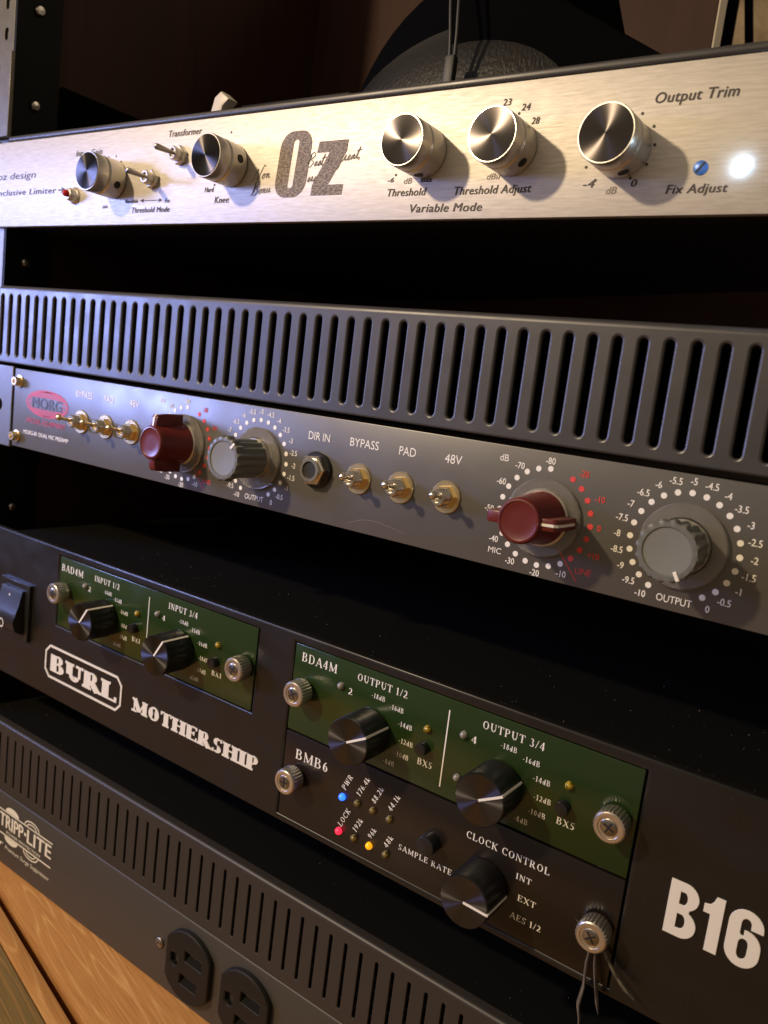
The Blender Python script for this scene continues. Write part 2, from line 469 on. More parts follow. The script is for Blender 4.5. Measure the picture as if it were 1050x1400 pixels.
# a small stroke-built roman alphabet; units of cap height
def L(x0, y0, x1, y1, k): return ('l', x0, y0, x1, y1, k)
def A(cx, cy, rx, ry, a0, a1): return ('a', cx, cy, rx, ry, a0, a1)
def F(x, y, h=0.13): return ('s', x, y, h)
GL = {
 'A': (.74, [L(.08,0,.37,1,'n'), L(.37,1,.66,0,'k'), L(.18,.34,.56,.34,'n'), F(.08,0,.1), F(.66,0)]),
 'B': (.66, [L(.15,0,.15,1,'k'), L(.03,1,.38,1,'n'), A(.36,.76,.19,.24,90,-90), L(.15,.52,.38,.52,'n'), A(.38,.26,.23,.26,90,-90), L(.03,0,.38,0,'n')]),
 'C': (.68, [A(.38,.5,.33,.5,48,312), L(.6,.72,.6,1,'n'), L(.6,.0,.6,.16,'n')]),
 'D': (.74, [L(.15,0,.15,1,'k'), L(.03,1,.34,1,'n'), A(.34,.5,.35,.5,90,-90), L(.03,0,.34,0,'n')]),
 'E': (.62, [L(.15,0,.15,1,'k'), L(.03,1,.55,1,'n'), L(.55,1,.55,.78,'n'), L(.15,.52,.42,.52,'n'), L(.42,.64,.42,.4,'n'), L(.03,0,.57,0,'n'), L(.57,0,.57,.25,'n')]),
 'H': (.78, [L(.16,0,.16,1,'k'), L(.62,0,.62,1,'k'), L(.16,.52,.62,.52,'n'), F(.16,0), F(.16,1), F(.62,0), F(.62,1)]),
 'I': (.34, [L(.17,0,.17,1,'k'), F(.17,0), F(.17,1)]),
 'K': (.74, [L(.15,0,.15,1,'k'), L(.6,1,.2,.45,'n'), L(.3,.58,.62,0,'k'), F(.15,0), F(.15,1), F(.6,1,.1), F(.62,0,.1)]),
 'L': (.60, [L(.15,0,.15,1,'k'), F(.15,1), L(.03,0,.56,0,'n'), L(.56,0,.56,.28,'n')]),
 'M': (.92, [L(.14,0,.14,1,'n'), L(.14,1,.46,.1,'k'), L(.46,.1,.78,1,'n'), L(.78,0,.78,1,'k'), F(.14,0,.1), F(.14,1,.08), F(.78,0), F(.78,1,.1)]),
 'N': (.76, [L(.13,0,.13,1,'n'), L(.13,1,.62,0,'k'), L(.62,0,.62,1,'n'), F(.13,0,.1), F(.1,1,.08), F(.62,1,.1)]),
 'O': (.74, [A(.37,.5,.32,.5,0,360)]),
 'P': (.62, [L(.15,0,.15,1,'k'), L(.03,1,.36,1,'n'), A(.35,.73,.21,.27,90,-90), L(.15,.46,.36,.46,'n'), F(.15,0)]),
 'R': (.72, [L(.15,0,.15,1,'k'), L(.03,1,.36,1,'n'), A(.35,.74,.2,.26,90,-90), L(.15,.48,.36,.48,'n'), L(.34,.48,.6,0,'k'), F(.15,0), F(.62,0,.08)]),
 'S': (.54, [A(.27,.745,.2,.255,40,270), A(.27,.25,.22,.25,90,-140), L(.47,.78,.47,1,'n'), L(.06,0,.06,.22,'n')]),
 'T': (.64, [L(.32,0,.32,1,'k'), L(.04,1,.6,1,'n'), L(.04,1,.04,.76,'n'), L(.6,1,.6,.76,'n'), F(.32,0)]),
 'U': (.74, [L(.16,1,.16,.3,'k'), A(.375,.3,.215,.3,180,360), L(.59,.3,.59,1,'n'), F(.16,1), F(.59,1,.1)]),
 'W': (.96, [L(.1,1,.3,0,'k'), L(.3,0,.48,.9,'n'), L(.48,.9,.68,0,'k'), L(.68,0,.86,1,'n'), F(.1,1,.1), F(.86,1,.09), F(.48,1,.08)]),
 'X': (.74, [L(.12,1,.62,0,'k'), L(.6,1,.12,0,'n'), F(.12,1), F(.6,1,.1), F(.12,0,.1), F(.62,0)]),
 '0': (.52, [A(.26,.5,.21,.5,0,360)]),
 '1': (.42, [L(.22,0,.22,1,'k'), L(.22,1,.08,.84,'n'), F(.22,0)]),
 '2': (.52, [A(.25,.72,.19,.28,160,-40), L(.4,.54,.07,.03,'k'), L(.06,.02,.47,.02,'n'), L(.47,.02,.47,.16,'n')]),
 '3': (.50, [A(.23,.76,.17,.24,150,-90), A(.22,.27,.22,.27,90,-150)]),
 '4': (.54, [L(.36,0,.36,1,'k'), L(.36,1,.05,.3,'n'), L(.04,.28,.5,.28,'n')]),
 '5': (.50, [L(.12,1,.44,1,'n'), L(.12,1,.1,.55,'n'), A(.2,.31,.24,.31,110,-140)]),
 '6': (.52, [A(.27,.3,.2,.3,0,360), A(.44,.36,.37,.62,105,190)]),
 '7': (.5, [L(.06,.98,.46,.98,'n'), L(.46,.98,.2,0,'k'), L(.06,.98,.06,.8,'n')]),
 '8': (.50, [A(.25,.76,.17,.24,0,360), A(.25,.27,.21,.27,0,360)]),
 '9': (.52, [A(.25,.7,.2,.3,0,360), A(.08,.64,.37,.62,-75,10)]),
 'd': (.52, [A(.22,.31,.19,.31,0,360), L(.4,0,.4,.98,'k'), F(.44,0,.05), F(.36,.98,.06)]),
 'k': (.52, [L(.11,0,.11,.98,'k'), L(.38,.48,.14,.2,'n'), L(.2,.28,.42,0,'k'), F(.11,0,.09), F(.07,.98,.06), F(.4,.48,.07), F(.42,0,.08)]),
 '-': (.32, [L(.04,.36,.28,.36,'n')]),
 '.': (.22, [L(.05,.05,.17,.05,'d')]),
 '/': (.34, [L(.04,0,.3,1,'n')]),
 ' ': (.28, []),
}
def glyph(mb, ch, ox, oz, kx, kz, T, t, fn, serif):
    def quad(p, q, wd, ins):
        d = Vector((q[0] - p[0], q[1] - p[1]))
        if d.length < 1e-6: return
        n = Vector((-d.y, d.x)).normalized() * wd / 2
        ring = [(p[0] + n.x, p[1] + n.y), (p[0] - n.x, p[1] - n.y), (q[0] - n.x, q[1] - n.y), (q[0] + n.x, q[1] + n.y)]
        fn(ring, ins)
    w, st = GL[ch]
    for i, s in enumerate(st):
        if s[0] == 'l':
            k = {'k': T, 'n': t, 'd': 0.13}[s[5]]
            y0, y1 = s[2], s[4]
            if abs(y0 - y1) < 1e-6:                     # keep bars inside the cap height
                y0 = y1 = min(max(y0, k / 2), 1 - k / 2)
            quad((s[1], y0), (s[3], y1), k, i)
        elif s[0] == 's':
            y = t * serif / 2 if s[2] < 0.3 else s[2] - t * serif / 2
            hh = s[3] + (T - 0.15) * 0.5
            quad((s[1] - hh, y), (s[1] + hh, y), t * serif, i)
        else:
            _, cx, cy, rx, ry, a0, a1 = s
            n = 14 if abs(a1 - a0) < 200 else 22
            outer, inner = [], []
            for j in range(n + 1):
                a = math.radians(a0 + (a1 - a0) * j / n)
                wd = t + (T - t) * abs(math.cos(a)) ** 1.3
                outer.append((cx + rx * math.cos(a), cy + ry * math.sin(a)))
                inner.append((cx + max(rx - wd, 0.01) * math.cos(a), cy + max(ry - (t + (T - t) * 0.2 if True else wd), 0.01) * math.sin(a)))
            for j in range(n):
                fn([outer[j], inner[j], inner[j + 1], outer[j + 1]], i)

def roman(mb, s, x0, x1, z, cap, y=-0.15, T=0.135, t=0.06, gap=0.10, rot=0.0, thick=0.0, serif=1.0):
    total = sum(GL[c][0] + gap for c in s) - gap
    kx = (x1 - x0) / total if x1 is not None else cap * 0.92
    c_, s_ = math.cos(rot), math.sin(rot)
    ox = 0.0
    for c in s:
        def fn(ring, ins, ox=ox):
            vs = []
            for (a, b) in ring:
                a, b = (a + ox) * kx, b * cap
                vs.append((x0 + a * c_ - b * s_, y - ins * 0.004, z + a * s_ + b * c_))
            if thick:
                solid(mb, vs, [(0, 1, 2, 3)], thick + ins * 0.006)
            else:
                mb.add(vs, [(0, 1, 2, 3)])
        glyph(mb, c, ox, z, kx, cap, T, t, fn, serif)
        ox += GL[c][0] + gap

def rect(x0, x1, z0, z1): return [(x0, z0), (x1, z0), (x1, z1), (x0, z1)]
def stadium(cx, wd, z0, z1, n=6):
    r = wd / 2
    p = [(cx + r * math.cos(PI * i / n), z1 - r + r * math.sin(PI * i / n)) for i in range(n + 1)]
    p += [(cx + r * math.cos(PI + PI * i / n), z0 + r + r * math.sin(PI + PI * i / n)) for i in range(n + 1)]
    return p
def circle(cx, cz, r, n=24): return [(cx + r * math.cos(2 * PI * i / n), cz + r * math.sin(2 * PI * i / n)) for i in range(n)]

# ================================================================== cabinet, floor, background
XL, XR = -283.0, 199.6
z_floor = -297.6

# floor boards under and before the rack, laid at a slight angle to it
ang = math.radians(-12.5)
fl = MB()
wood_a = wood_mat('orange_floor_wood', (0.53, 0.265, 0.088), (0.68, 0.39, 0.155), (0.34, 0.14, 0.038), ang)
wood_b = wood_mat('grey_brown_floor_wood', (0.27, 0.18, 0.07), (0.46, 0.25, 0.09), (0.16, 0.115, 0.05), ang)
def plank(name, d0, d1, m):
    mb = MB()
    bm = bmesh.new()
    bmesh.ops.create_cube(bm, size=1)
    for v in bm.verts:
        v.co = Vector((v.co.x * 1700, (d0 + d1) / 2 + v.co.y * (d1 - d0), -6 + v.co.z * 12))
    bmesh.ops.bevel(bm, geom=[e for e in bm.edges], offset=0.9, segments=2, profile=0.5, affect='EDGES')
    mb.bm(bm)
    o = mb.build(name, m, None, (-222, -16.5, z_floor), smooth=40, rot=(0, 0, ang))
    o['kind'] = 'structure'
    return o
plank('floor', 2.8, 420.0, wood_a)
plank('floor', -11.4, -2.2, wood_a)
plank('floor', -150.0, -11.9, wood_b)
plank('floor', -310.0, -151.0, wood_a)
plank('floor', -470.0, -311.0, wood_b)
base = MB().box(-1100, 900, -700, 700, -14, -12.5).build('floor_base', M['inside'], None, (0, 0, z_floor))
base['kind'] = 'structure'

# cabinet boards
t = thing('wooden_cabinet', 'dark red brown wooden cabinet boards around the back of the rack', 'cabinet', (-100, 250, -285))
def in_t(mb, name, m, parent, at, smooth=None):
    return mb.build(name, m, parent, Vector(at) - Vector(parent.location) / S, smooth)
in_t(MB().box(-300, -286.5, 31, 243, -285, 340), 'side_board', M['cabinet'], t, (0, 0, 0))
in_t(MB().box(-300, 16.2, 244, 257, 100.5, 340), 'back_board', M['cabinet'], t, (0, 0, 0))
in_t(MB().box(-300, 330, 244, 257, -285, 100), 'lower_board', M['cabinet'], t, (0, 0, 0))  # right-hand stretch added to block the curtain and keep the gap dark
in_t(MB().box(16.6, 17.4, 244.2, 256.8, 101, 340), 'board_edge', M['cabinet_edge'], t, (0, 0, 0))

# left rack post: front flange with holes and a side flange running back
t = thing('rack_rail', 'grey zinc rack rail with oval holes at the left edge', 'rack rail', (-297, 4, -285))
holes = []
zz = -280
while zz < 340:
    for d in (0, 15.9, 31.8):
        holes.append(stadium(-294.5, 4.4, zz + d - 3.6, zz + d + 3.6, 5))
    zz += 44.45
vs, fs = flatplate(rect(-312, -287.2, -285, 345), holes, 2.0, 0.25, 'rail')
mb = MB().add(vs, fs)
mb.build('front_flange', M['rail'], t, Vector((0, 3.2, 0)) - Vector(t.location) / S)
in_t(MB().box(-287.0, -285.2, 3.4, 30.5, -285, 345), 'side_flange', M['rail_black'], t, (0, 0, 0))
for zb_ in (196, 146, 60, -84, -150):
    in_t(MB().lathe([(0, 0), (3.0, 0), (3.0, 1.2), (2.2, 2.2), (0.01, 2.4)], 16, cap1=False), 'bolt', M['dark_metal'], t, (-285.2, 16, zb_), 40).rotation_euler = (0, 0, math.radians(90))

# bent grey bracket above the top unit
t = thing('rack_bracket', 'bent grey metal bracket with one oval slot above the silver panel', 'bracket', (-296, 0, 124.9))
vs, fs = flatplate([(-313, 124.9), (-281.6, 124.9), (-281.2, 168.2), (-313, 169.5)], [stadium(-295, 7.0, 154.5, 164.5, 6)], 2.4, 0.4, 'bracket')
vs = [(x, y, z) for x, y, z in vs]
MB().add(vs, fs).build('bracket_plate', M['rail'], t, Vector((0, -1.2, 0)) - Vector(t.location) / S, smooth=40)

# black plate on the cabinet's left side behind the top unit
o = MB().box(-285.8, -284.2, 31.5, 205, 82, 162, 0.4).build('side_plate', M['inside'])
tag(o, 'flat black plate fixed to the brown cabinet side behind the silver unit', 'plate')

# far background on the right
cv, cf = [], []
nx, nz = 60, 20
for j in range(nz + 1):
    for i in range(nx + 1):
        x = -420 + 620 * i / nx
        cv.append((x, 760 + 16 * math.sin(x * 0.07) + 7 * math.sin(x * 0.19 + j * 0.35), -200 + 900 * j / nz))
for j in range(nz):
    for i in range(nx):
        a = j * (nx + 1) + i
        cf.append((a, a + 1, a + nx + 2, a + nx + 1))
bm_front = len(cv)
cv += [(x, y + 2, z) for x, y, z in cv]
cf += [tuple(i + bm_front for i in reversed(f)) for f in cf]
o = MB().add(cv, cf).build('curtain', M['cloth'], smooth=80)
tag(o, 'beige patterned curtain hanging far behind the cabinet at upper right', 'curtain')
t = thing('floor_stand', 'black stand with a slanted leg behind the cabinet board beside the curtain', 'stand', (-22, 400, -285))
in_t(MB().box(-27, -17.5, 395, 405, -285, 520, 1), 'post', M['matte_navy'], t, (0, 0, 0))
in_t(MB().tube([(-33, 430, 420), (-3.5, 405, 285), (30, 380, 120), (80, 345, -130), (110, 330, -285)], 3.2), 'leg', M['matte_navy'], t, (0, 0, 0), 50)

# ================================================================== top unit: silver limiter
lim = thing('audio_limiter', 'silver brushed aluminium limiter with five knobs, topmost unit of the rack', 'audio limiter', (-42, 0, 76.6))
LO = Vector(lim.location) / S
def on(mb, name, m, at=(0, 0, 0), smooth=None, parent=None, base=None):
    par = parent or lim
    return mb.build(name, m, par, Vector(at) - (LO if base is None else base), smooth)
fp = on(MB().box(XL - 12, XR, 0, 3.0, 76.7, 121.4, 0.25), 'faceplate', M['alu_face'], smooth=40)
ch = MB()
plan = [(-272, 3.2), (-272, 60), (-267, 200), (-257, 228), (-238, 243), (-205, 243), (-103, 216), (92, 139), (180, 108), (180, 3.2)]
n = len(plan)
ch.add([(x, y, 77.2) for x, y in plan] + [(x, y, 121.2) for x, y in plan],
       [tuple(range(n)), tuple(range(n, 2 * n))] + [(i, (i + 1) % n, (i + 1) % n + n, i + n) for i in range(n)])
on(ch, 'chassis', M['black_case'])
on(MB().box(-281, XR, -0.6, 110, 121.55, 124.4, 1.0, 3), 'top_cover', M['vent_grey'], smooth=50)
# printing
Y = -0.12
Z0 = Vector((0, 0, 0))
def mark(fn, name='lettering', m='ink_brown', par=None):
    mb = MB(); fn(mb); return mb.build(name, M[m], par or fp)
B = dict(shear=0.16, space=1.06, dbl=0.09)
for s_, x0, x1, z, cp in (('Output Trim', 77.2, 101.6, 110.0, 3.1), ('Fix Adjust', 85.1, 103.1, 83.1, 2.6), ('-4', 57.9, 61.7, 85.8, 2.3), ('0', 73.8, 75.6, 85.6, 2.2),
        ('Threshold Adjust', 9.4, 39.5, 85.0, 2.8), ('Variable Mode', -8.9, 21.5, 79.3, 2.9), ('Threshold', -20.0, -2.7, 85.3, 2.7), ('-6', -20.6, -17.8, 90.4, 1.7),
        ('max', -5.6, -0.6, 89.9, 2.0), ('23', 24.3, 27.5, 113.9, 2.2), ('24', 31.7, 34.9, 111.7, 2.2), ('28', 36.1, 39.0, 107.0, 2.2), ('Knee', -113.8, -105.0, 85.2, 2.7),
        ('Hard', -120.7, -115.0, 90.0, 2.1), ('Transformer', -147.8, -125.8, 115.2, 2.8), ('Input Gain', -218.3, -196.8, 110.6, 2.8), ('Threshold Mode', -170.7, -143.4, 82.0, 2.5),
        ('Variable', -176.3, -166.7, 86.6, 1.8), ('Fix', -147.0, -143.6, 86.2, 1.9), ('oo', -193.6, -189.8, 84.6, 2.0)):
    mark(lambda mb: text(mb, s_, x0, x1, z, cp, Y, **B))
mark(lambda mb: text(mb, 'Inclusive Limiter', -291.0, -234.0, 93.2, 3.0, Y, dbl=0.08, shear=0.12, space=1.1))
mark(lambda mb: text(mb, 'oz design', -290.5, -253.4, 101.7, 3.5, Y, shear=0.14))
for s_, x0, x1, z, cp in (('dB', -13.1, -9.5, 89.6, 2.2), ('dB', 66.0, 69.4, 83.6, 2.2), ('dBu', 21.9, 27.1, 89.8, 2.0)):
    mark(lambda mb: text(mb, s_, x0, x1, z, cp, Y, shear=0.2), m='ink_thin')
for grp in (((73.8, 107.4), (78.1, 103.3), (79.3, 97.8), (77.7, 92.1), (58.0, 92.2), (61.8, 88.0), (73.2, 88.2)), ((25.5, 112.7), (31.0, 110.9), (34.9, 106.8)),
            ((-17.1, 93.0), (-5.8, 93.0)), ((-114.8, 93.0),), ((-107.1, 114.5),), ((-191.3, 108.8), (-185.6, 108.9), (-181.6, 106.2))):
    mark(lambda mb: [mb.dot(x, z, 0.5, Y, 10) for x, z in grp], 'dial_marks')
def arrows(mb):
    mb.ribbon([(-164.7, 87.5), (-149.2, 87.5)], 0.3, Y)
    for x, d in ((-164.7, 1), (-149.2, -1)):
        mb.add([(x - d * .4, Y - .01, 87.5), (x + d * 2.2, Y - .01, 88.4), (x + d * 2.2, Y - .01, 86.6)], [(0, 1, 2)])
mark(arrows, 'arrow')
def arrow2(mb):
    mb.ribbon([(-232.2, 94.6), (-228.5, 94.6)], 0.6, Y)
    mb.add([(-225.3, Y - .01, 94.6), (-229.6, Y - .01, 96.2), (-228.6, Y - .01, 94.6), (-229.6, Y - .01, 93.0)], [(0, 1, 2, 3)])
mark(arrow2, 'arrow')
def curl(mb, pts, wd, x, z, k, y, slant=0.35):
    """a hand-written stroke: smooth curve through unit points"""
    P = [Vector((p[0] + p[1] * slant, p[1])) for p in pts]
    out = []
    for i in range(len(P) - 1):
        a = P[max(i - 1, 0)]; b = P[i]; c = P[i + 1]; d = P[min(i + 2, len(P) - 1)]
        for q in range(5):
            u = q / 5
            out.append(0.5 * ((2 * b) + (c - a) * u + (2 * a - 5 * b + 4 * c - d) * u * u + (3 * b - a - 3 * c + d) * u ** 3))
    out.append(P[-1])
    mb.ribbon([(x + p.x * k, z + p.y * k) for p in out], wd, y)
SCR = {
 'N': (1.3, [[(0, -.2), (.15, .1), (.3, 1.1), (.45, .9), (.75, -.1), (.95, 1.0), (1.15, 1.5), (1.4, 1.3)]]),
 'B': (1.2, [[(0, 0), (.2, .1), (.35, 1.3), (.3, .2), (.2, 1.2), (.6, 1.5), (.9, 1.2), (.5, .75), (.95, .5), (.7, .0), (.2, .05)]]),
 'o': (.55, [[(0, .1), (.3, .5), (.1, .4), (.05, .1), (.25, .0), (.42, .25), (.3, .5), (.55, .4)]]),
 'n': (.7, [[(0, .35), (.12, .5), (.14, .0), (.3, .45), (.42, .45), (.44, .05), (.7, .15)]]),
 'e': (.5, [[(0, .1), (.3, .3), (.22, .52), (.08, .3), (.15, .0), (.5, .15)]]),
 's': (.45, [[(0, .05), (.22, .55), (.3, .2), (.1, 0), (.45, .12)]]),
 't': (.45, [[(0, .1), (.2, 1.2), (.16, .05), (.45, .15)], [(-.1, .75), (.5, .85)]]),
 'u': (.65, [[(0, .2), (.1, .5), (.12, .05), (.38, .15), (.42, .5), (.44, .05), (.65, .15)]]),
 'r': (.45, [[(0, .1), (.12, .55), (.2, .42), (.2, .05), (.45, .15)]]),
 'f': (.5, [[(0, .1), (.3, 1.1), (.2, 1.3), (.1, .5), (.0, -.7), (.2, -.5), (.5, .2)]]),
 'g': (.6, [[(.3, .5), (.05, .3), (.15, .0), (.35, .45), (.25, -.6), (.0, -.7), (.1, -.3), (.6, .2)]]),
 'a': (.6, [[(.35, .5), (.05, .3), (.12, .0), (.36, .45), (.38, .05), (.6, .15)]]),
 ',': (.3, [[(.1, .05), (.05, -.25)]]),
 ' ': (.5, []),
}
def script(mb, s, x, z, k, rise, wd=0.34, kx=1.0):
    for c in s:
        w_, st = SCR[c]
        for p in st:
            curl(mb, [(q[0] * kx, q[1]) for q in p], wd, x, z, k, Y - 0.02)
        x += w_ * k * kx; z += w_ * k * kx * rise
for a_ in (('Non', -91.5, 94.2, 3.8, 0.06), ('Bonu', -92.0, 88.0, 3.6, 0.08), ('ers', -61.0, 92.2, 3.4, 0.02), ('Best', -62.5, 98.0, 3.6, 0.04), ('fo great,', -51.5, 98.6, 3.8, 0.10)):
    mark(lambda mb: script(mb, *a_), 'script', 'ink_thin')
# worn two-letter mark
lg = MB()
def rrect(x0, x1, z0, z1, r, sh, n=8):
    o = []
    for cx, cz, a0 in ((x1 - r, z1 - r, 0), (x0 + r, z1 - r, 90), (x0 + r, z0 + r, 180), (x1 - r, z0 + r, 270)):
        for i in range(n + 1):
            a = math.radians(a0 + 90 * i / n)
            x, z = cx + r * math.cos(a), cz + r * math.sin(a)
            o.append((x + (z - 86.4) * sh, z))
    return o
vs, fs = flatplate(rrect(-78.9, -62.0, 86.4, 112.4, 6.4, 0.09), [rrect(-71.9, -69.0, 90.0, 109.0, 1.4, 0.09)], 0, 0, 'mark')
lg.add([(x, Y - 0.005, z) for x, y, z in vs if True], fs)
sh = lambda x, z: (x + (z - 86.4) * 0.09, z)
zp = [sh(-58.4, 86.7), sh(-42.4, 86.7), sh(-42.4, 90.7), sh(-50.2, 90.7), sh(-43.4, 103.2), sh(-43.4, 107.4), sh(-58.2, 107.4), sh(-58.6, 103.2), sh(-52.0, 103.2), sh(-58.4, 90.9)]
vs, fs = flatplate(zp, [], 0, 0, 'mark')
lg.add([(x, Y - 0.005, z) for x, y, z in vs], fs)
on(lg, 'logo', M['ink_worn'], parent=fp, base=Vector((0, 0, 0)))

# control knobs
body = MB().lathe([(8.6, 0.4), (9.0, 0.7), (9.0, 8.6), (8.6, 9.0), (8.4, 9.4), (8.6, 9.8), (9.0, 10.2), (9.0, 15.4), (8.75, 15.9), (8.45, 15.9)], 64).mesh('knob_body', M['silver'], 32)
cap = MB().lathe([(8.4, 15.85), (8.35, 16.15), (6.0, 16.17), (3.0, 16.18), (0.02, 16.18)], 64).mesh('cap', M['spun_dark'], 25)
ring = MB().lathe([(9.06, 10.6), (9.06, 10.7)], 4, cap1=False)
hole = MB().lathe([(1.75, 0), (1.75, 0.16), (0.02, 0.16)], 20, cap1=False).mesh('set_screw', M['slot_dark'], 40)
kn = [('gain', -185.2, 97.8, -25), ('knee', -104.2, 100.4, 8), ('thr', -5.0, 100.0, -82), ('adj', 30.6, 99.4, -42), ('trim', 69.4, 97.1, -70)]
for _, x, z, a in kn:
    k = put('control_knob', body, lim, Vector((x, 0, z)) - LO)
    put('cap', cap, k)
    a = math.radians(a)
    h = put('set_screw', hole, k, (8.9 * math.cos(a), -4.6, 8.9 * math.sin(a)))
    h.rotation_euler = Vector((math.cos(a), 0, math.sin(a))).to_track_quat('-Y', 'Z').to_euler()

# toggles: hexagonal nut, bushing and a lever
def hexnut(r, h0, h1, n=6, rot=0):
    mb = MB()
    ring = []
    vs = []
    for h, rr in ((h0, r), (h1 - 0.4, r), (h1, r * 0.9)):
        vs += [(rr * math.cos(2 * PI * i / n + rot), -h, rr * math.sin(2 * PI * i / n + rot)) for i in range(n)]
    fs = []
    for j in range(2):
        fs += [(j * n + i, j * n + (i + 1) % n, (j + 1) * n + (i + 1) % n, (j + 1) * n + i) for i in range(n)]
    fs.append(tuple(2 * n + i for i in range(n)))
    return mb.add(vs, fs)
nut1 = hexnut(4.3, 0.2, 2.4, rot=0.3).mesh('nut', M['silver'])
bush1 = MB().lathe([(3.0, 2.0), (3.0, 5.2), (2.6, 5.6), (2.0, 5.6), (1.9, 4.6), (0.02, 4.6)], 28, cap1=False).mesh('bushing', M['silver'], 35)
def lever(tip, r0, r1, m, name='lever', h0=3.5):
    b = Vector((0, -h0, 0)); e = Vector(tip)
    d = (e - b)
    return MB().tube([b, b + d * .5, b + d * .88, b + d * .97, e], [r0, (r0 + r1) / 2, r1, r1 * .85, r1 * .3], 16).mesh(name, m, 50)
for x, z, tip in ((-138.2, 106.4, (2.2, -16.8, -0.6)), (-156.4, 96.8, (2.8, -17.2, -0.4))):
    tg = put('toggle_switch', bush1, lim, Vector((x, 0, z)) - LO)
    put('nut', nut1, tg)
    put('lever', lever(tip, 0.9, 1.35, M['dark_metal']), tg)
# indicator, trimmer and lit lamp
ind = on(MB().lathe([(4.2, 0), (4.2, 0.5), (3.9, 0.9), (3.4, 1.2), (3.2, 3.2), (2.6, 4.4), (1.9, 4.6)], 32), 'indicator', M['silver'], (-217.2, 0, 91.3), 35)
MB().lathe([(1.8, 4.4), (1.7, 5.6), (1.2, 6.6), (0.02, 7.0)], 20, cap1=False).build('lens', M['red_lens'], ind, smooth=60)
tr = on(MB().lathe([(2.1, 0.05), (2.1, 0.35), (1.9, 0.5), (0.02, 0.5)], 28, cap1=False), 'trimmer', M['blue_screw'], (94.3, 0, 90.3), 40)
MB().box(-1.9, 1.9, -0.62, -0.3, -0.3, 0.3).build('slot', M['slot_dark'], tr, rot=(0, math.radians(-50), 0))
on(MB().lathe([(1.75, 0), (1.75, 0.8), (1.6, 1.6), (1.0, 2.4), (0.02, 2.7)], 28, cap1=False), 'indicator_light', M['led_white'], (106.2, 0, 90.3), 60)

# ================================================================== things on top of the limiter
hp = thing('headphones', 'black headphones with wrinkled leather pad lying on top of the silver unit', 'headphones', (-40, 80, 124.5))
HO = Vector(hp.location) / S
def dome(c, r, name, m, flat=(1, 1, 1), nu=40, nv=20, tilt=(0, 0, 0), seed=None):
    bm = bmesh.new()
    bmesh.ops.create_uvsphere(bm, u_segments=nu, v_segments=nv, radius=1)
    R = (Matrix.Rotation(tilt[2], 3, 'Z') @ Matrix.Rotation(tilt[1], 3, 'Y') @ Matrix.Rotation(tilt[0], 3, 'X'))
    for v in bm.verts:
        p = Vector((v.co.x * r * flat[0], v.co.y * r * flat[1], v.co.z * r * flat[2]))
        v.co = R @ p
        v.co.z = max(v.co.z, 124.6 - c[2] + 0.05)
    return MB().bm(bm).build(name, m, hp, Vector(c) - HO, smooth=80)
def torus(c, R, r, name, m, tilt, sz=1.0, nu=56, nv=20):
    Rt = (Matrix.Rotation(tilt[2], 3, 'Z') @ Matrix.Rotation(tilt[1], 3, 'Y') @ Matrix.Rotation(tilt[0], 3, 'X'))
    vs, fs = [], []
    for i in range(nu):
        a = 2 * PI * i / nu
        for j in range(nv):
            b = 2 * PI * j / nv
            p = Vector(((R + r * math.cos(b)) * math.cos(a), r * sz * math.sin(b), (R + r * math.cos(b)) * math.sin(a)))
            vs.append(Rt @ p)
    for i in range(nu):
        for j in range(nv):
            fs.append((i * nv + j, ((i + 1) % nu) * nv + j, ((i + 1) % nu) * nv + (j + 1) % nv, i * nv + (j + 1) % nv))
    return MB().add(vs, fs).build(name, m, hp, Vector(c) - HO, smooth=80)
dome((-14, 60, 124.6), 1, 'ear_pad', M['leather'], (76, 33, 46), 56, 28)
dome((-46, 98, 124.6), 1, 'ear_cup', M['matte_navy'], (76, 30, 90), 56, 28)
MB().box(-14.8, -10.4, 19, 22.5, 124.6, 142.3, 0.8).build('strain_relief', M['rubber'], hp, -HO, smooth=40)
for dx in (-0.9, 1.3):
    MB().tube([(-12.6 + dx, 20.7, 142), (-13.4 + dx * 1.3, 21, 150), (-15.2 + dx * 1.6, 22, 160), (-18 + dx * 2, 24, 175), (-22 + dx * 2, 30, 205)], 0.75, 8).build('cable', M['rubber'], hp, -HO, smooth=60)
o = MB().prism([(-19.5, 124.6), (-25.5, 172), (-27, 205), (10, 205), (25, 163), (31, 159), (64.4, 139.3), (90, 124.6)], 112, 34, 2).build('equipment_case', M['inside'], smooth=30)  # added wedge fills the dark mass; its slope stands for the headphones' shadow edge
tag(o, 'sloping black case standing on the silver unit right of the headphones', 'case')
o = MB().box(-165, -92, 58, 104, 124.6, 150.5, 1.5).build('power_adapter', M['black_plastic'], smooth=40)
tag(o, 'low flat black box on the silver unit left of the headphones', 'box')
o = MB().prism([(-152, 124.6), (-147, 141), (-143, 143.5), (-137, 139.5), (-141, 136.5), (-144, 124.6)], 30, 24, 1.2).build('plastic_clip', M['white_plastic'], smooth=40)
tag(o, 'small off white plastic clip standing on the silver unit beside the low black box', 'clip')

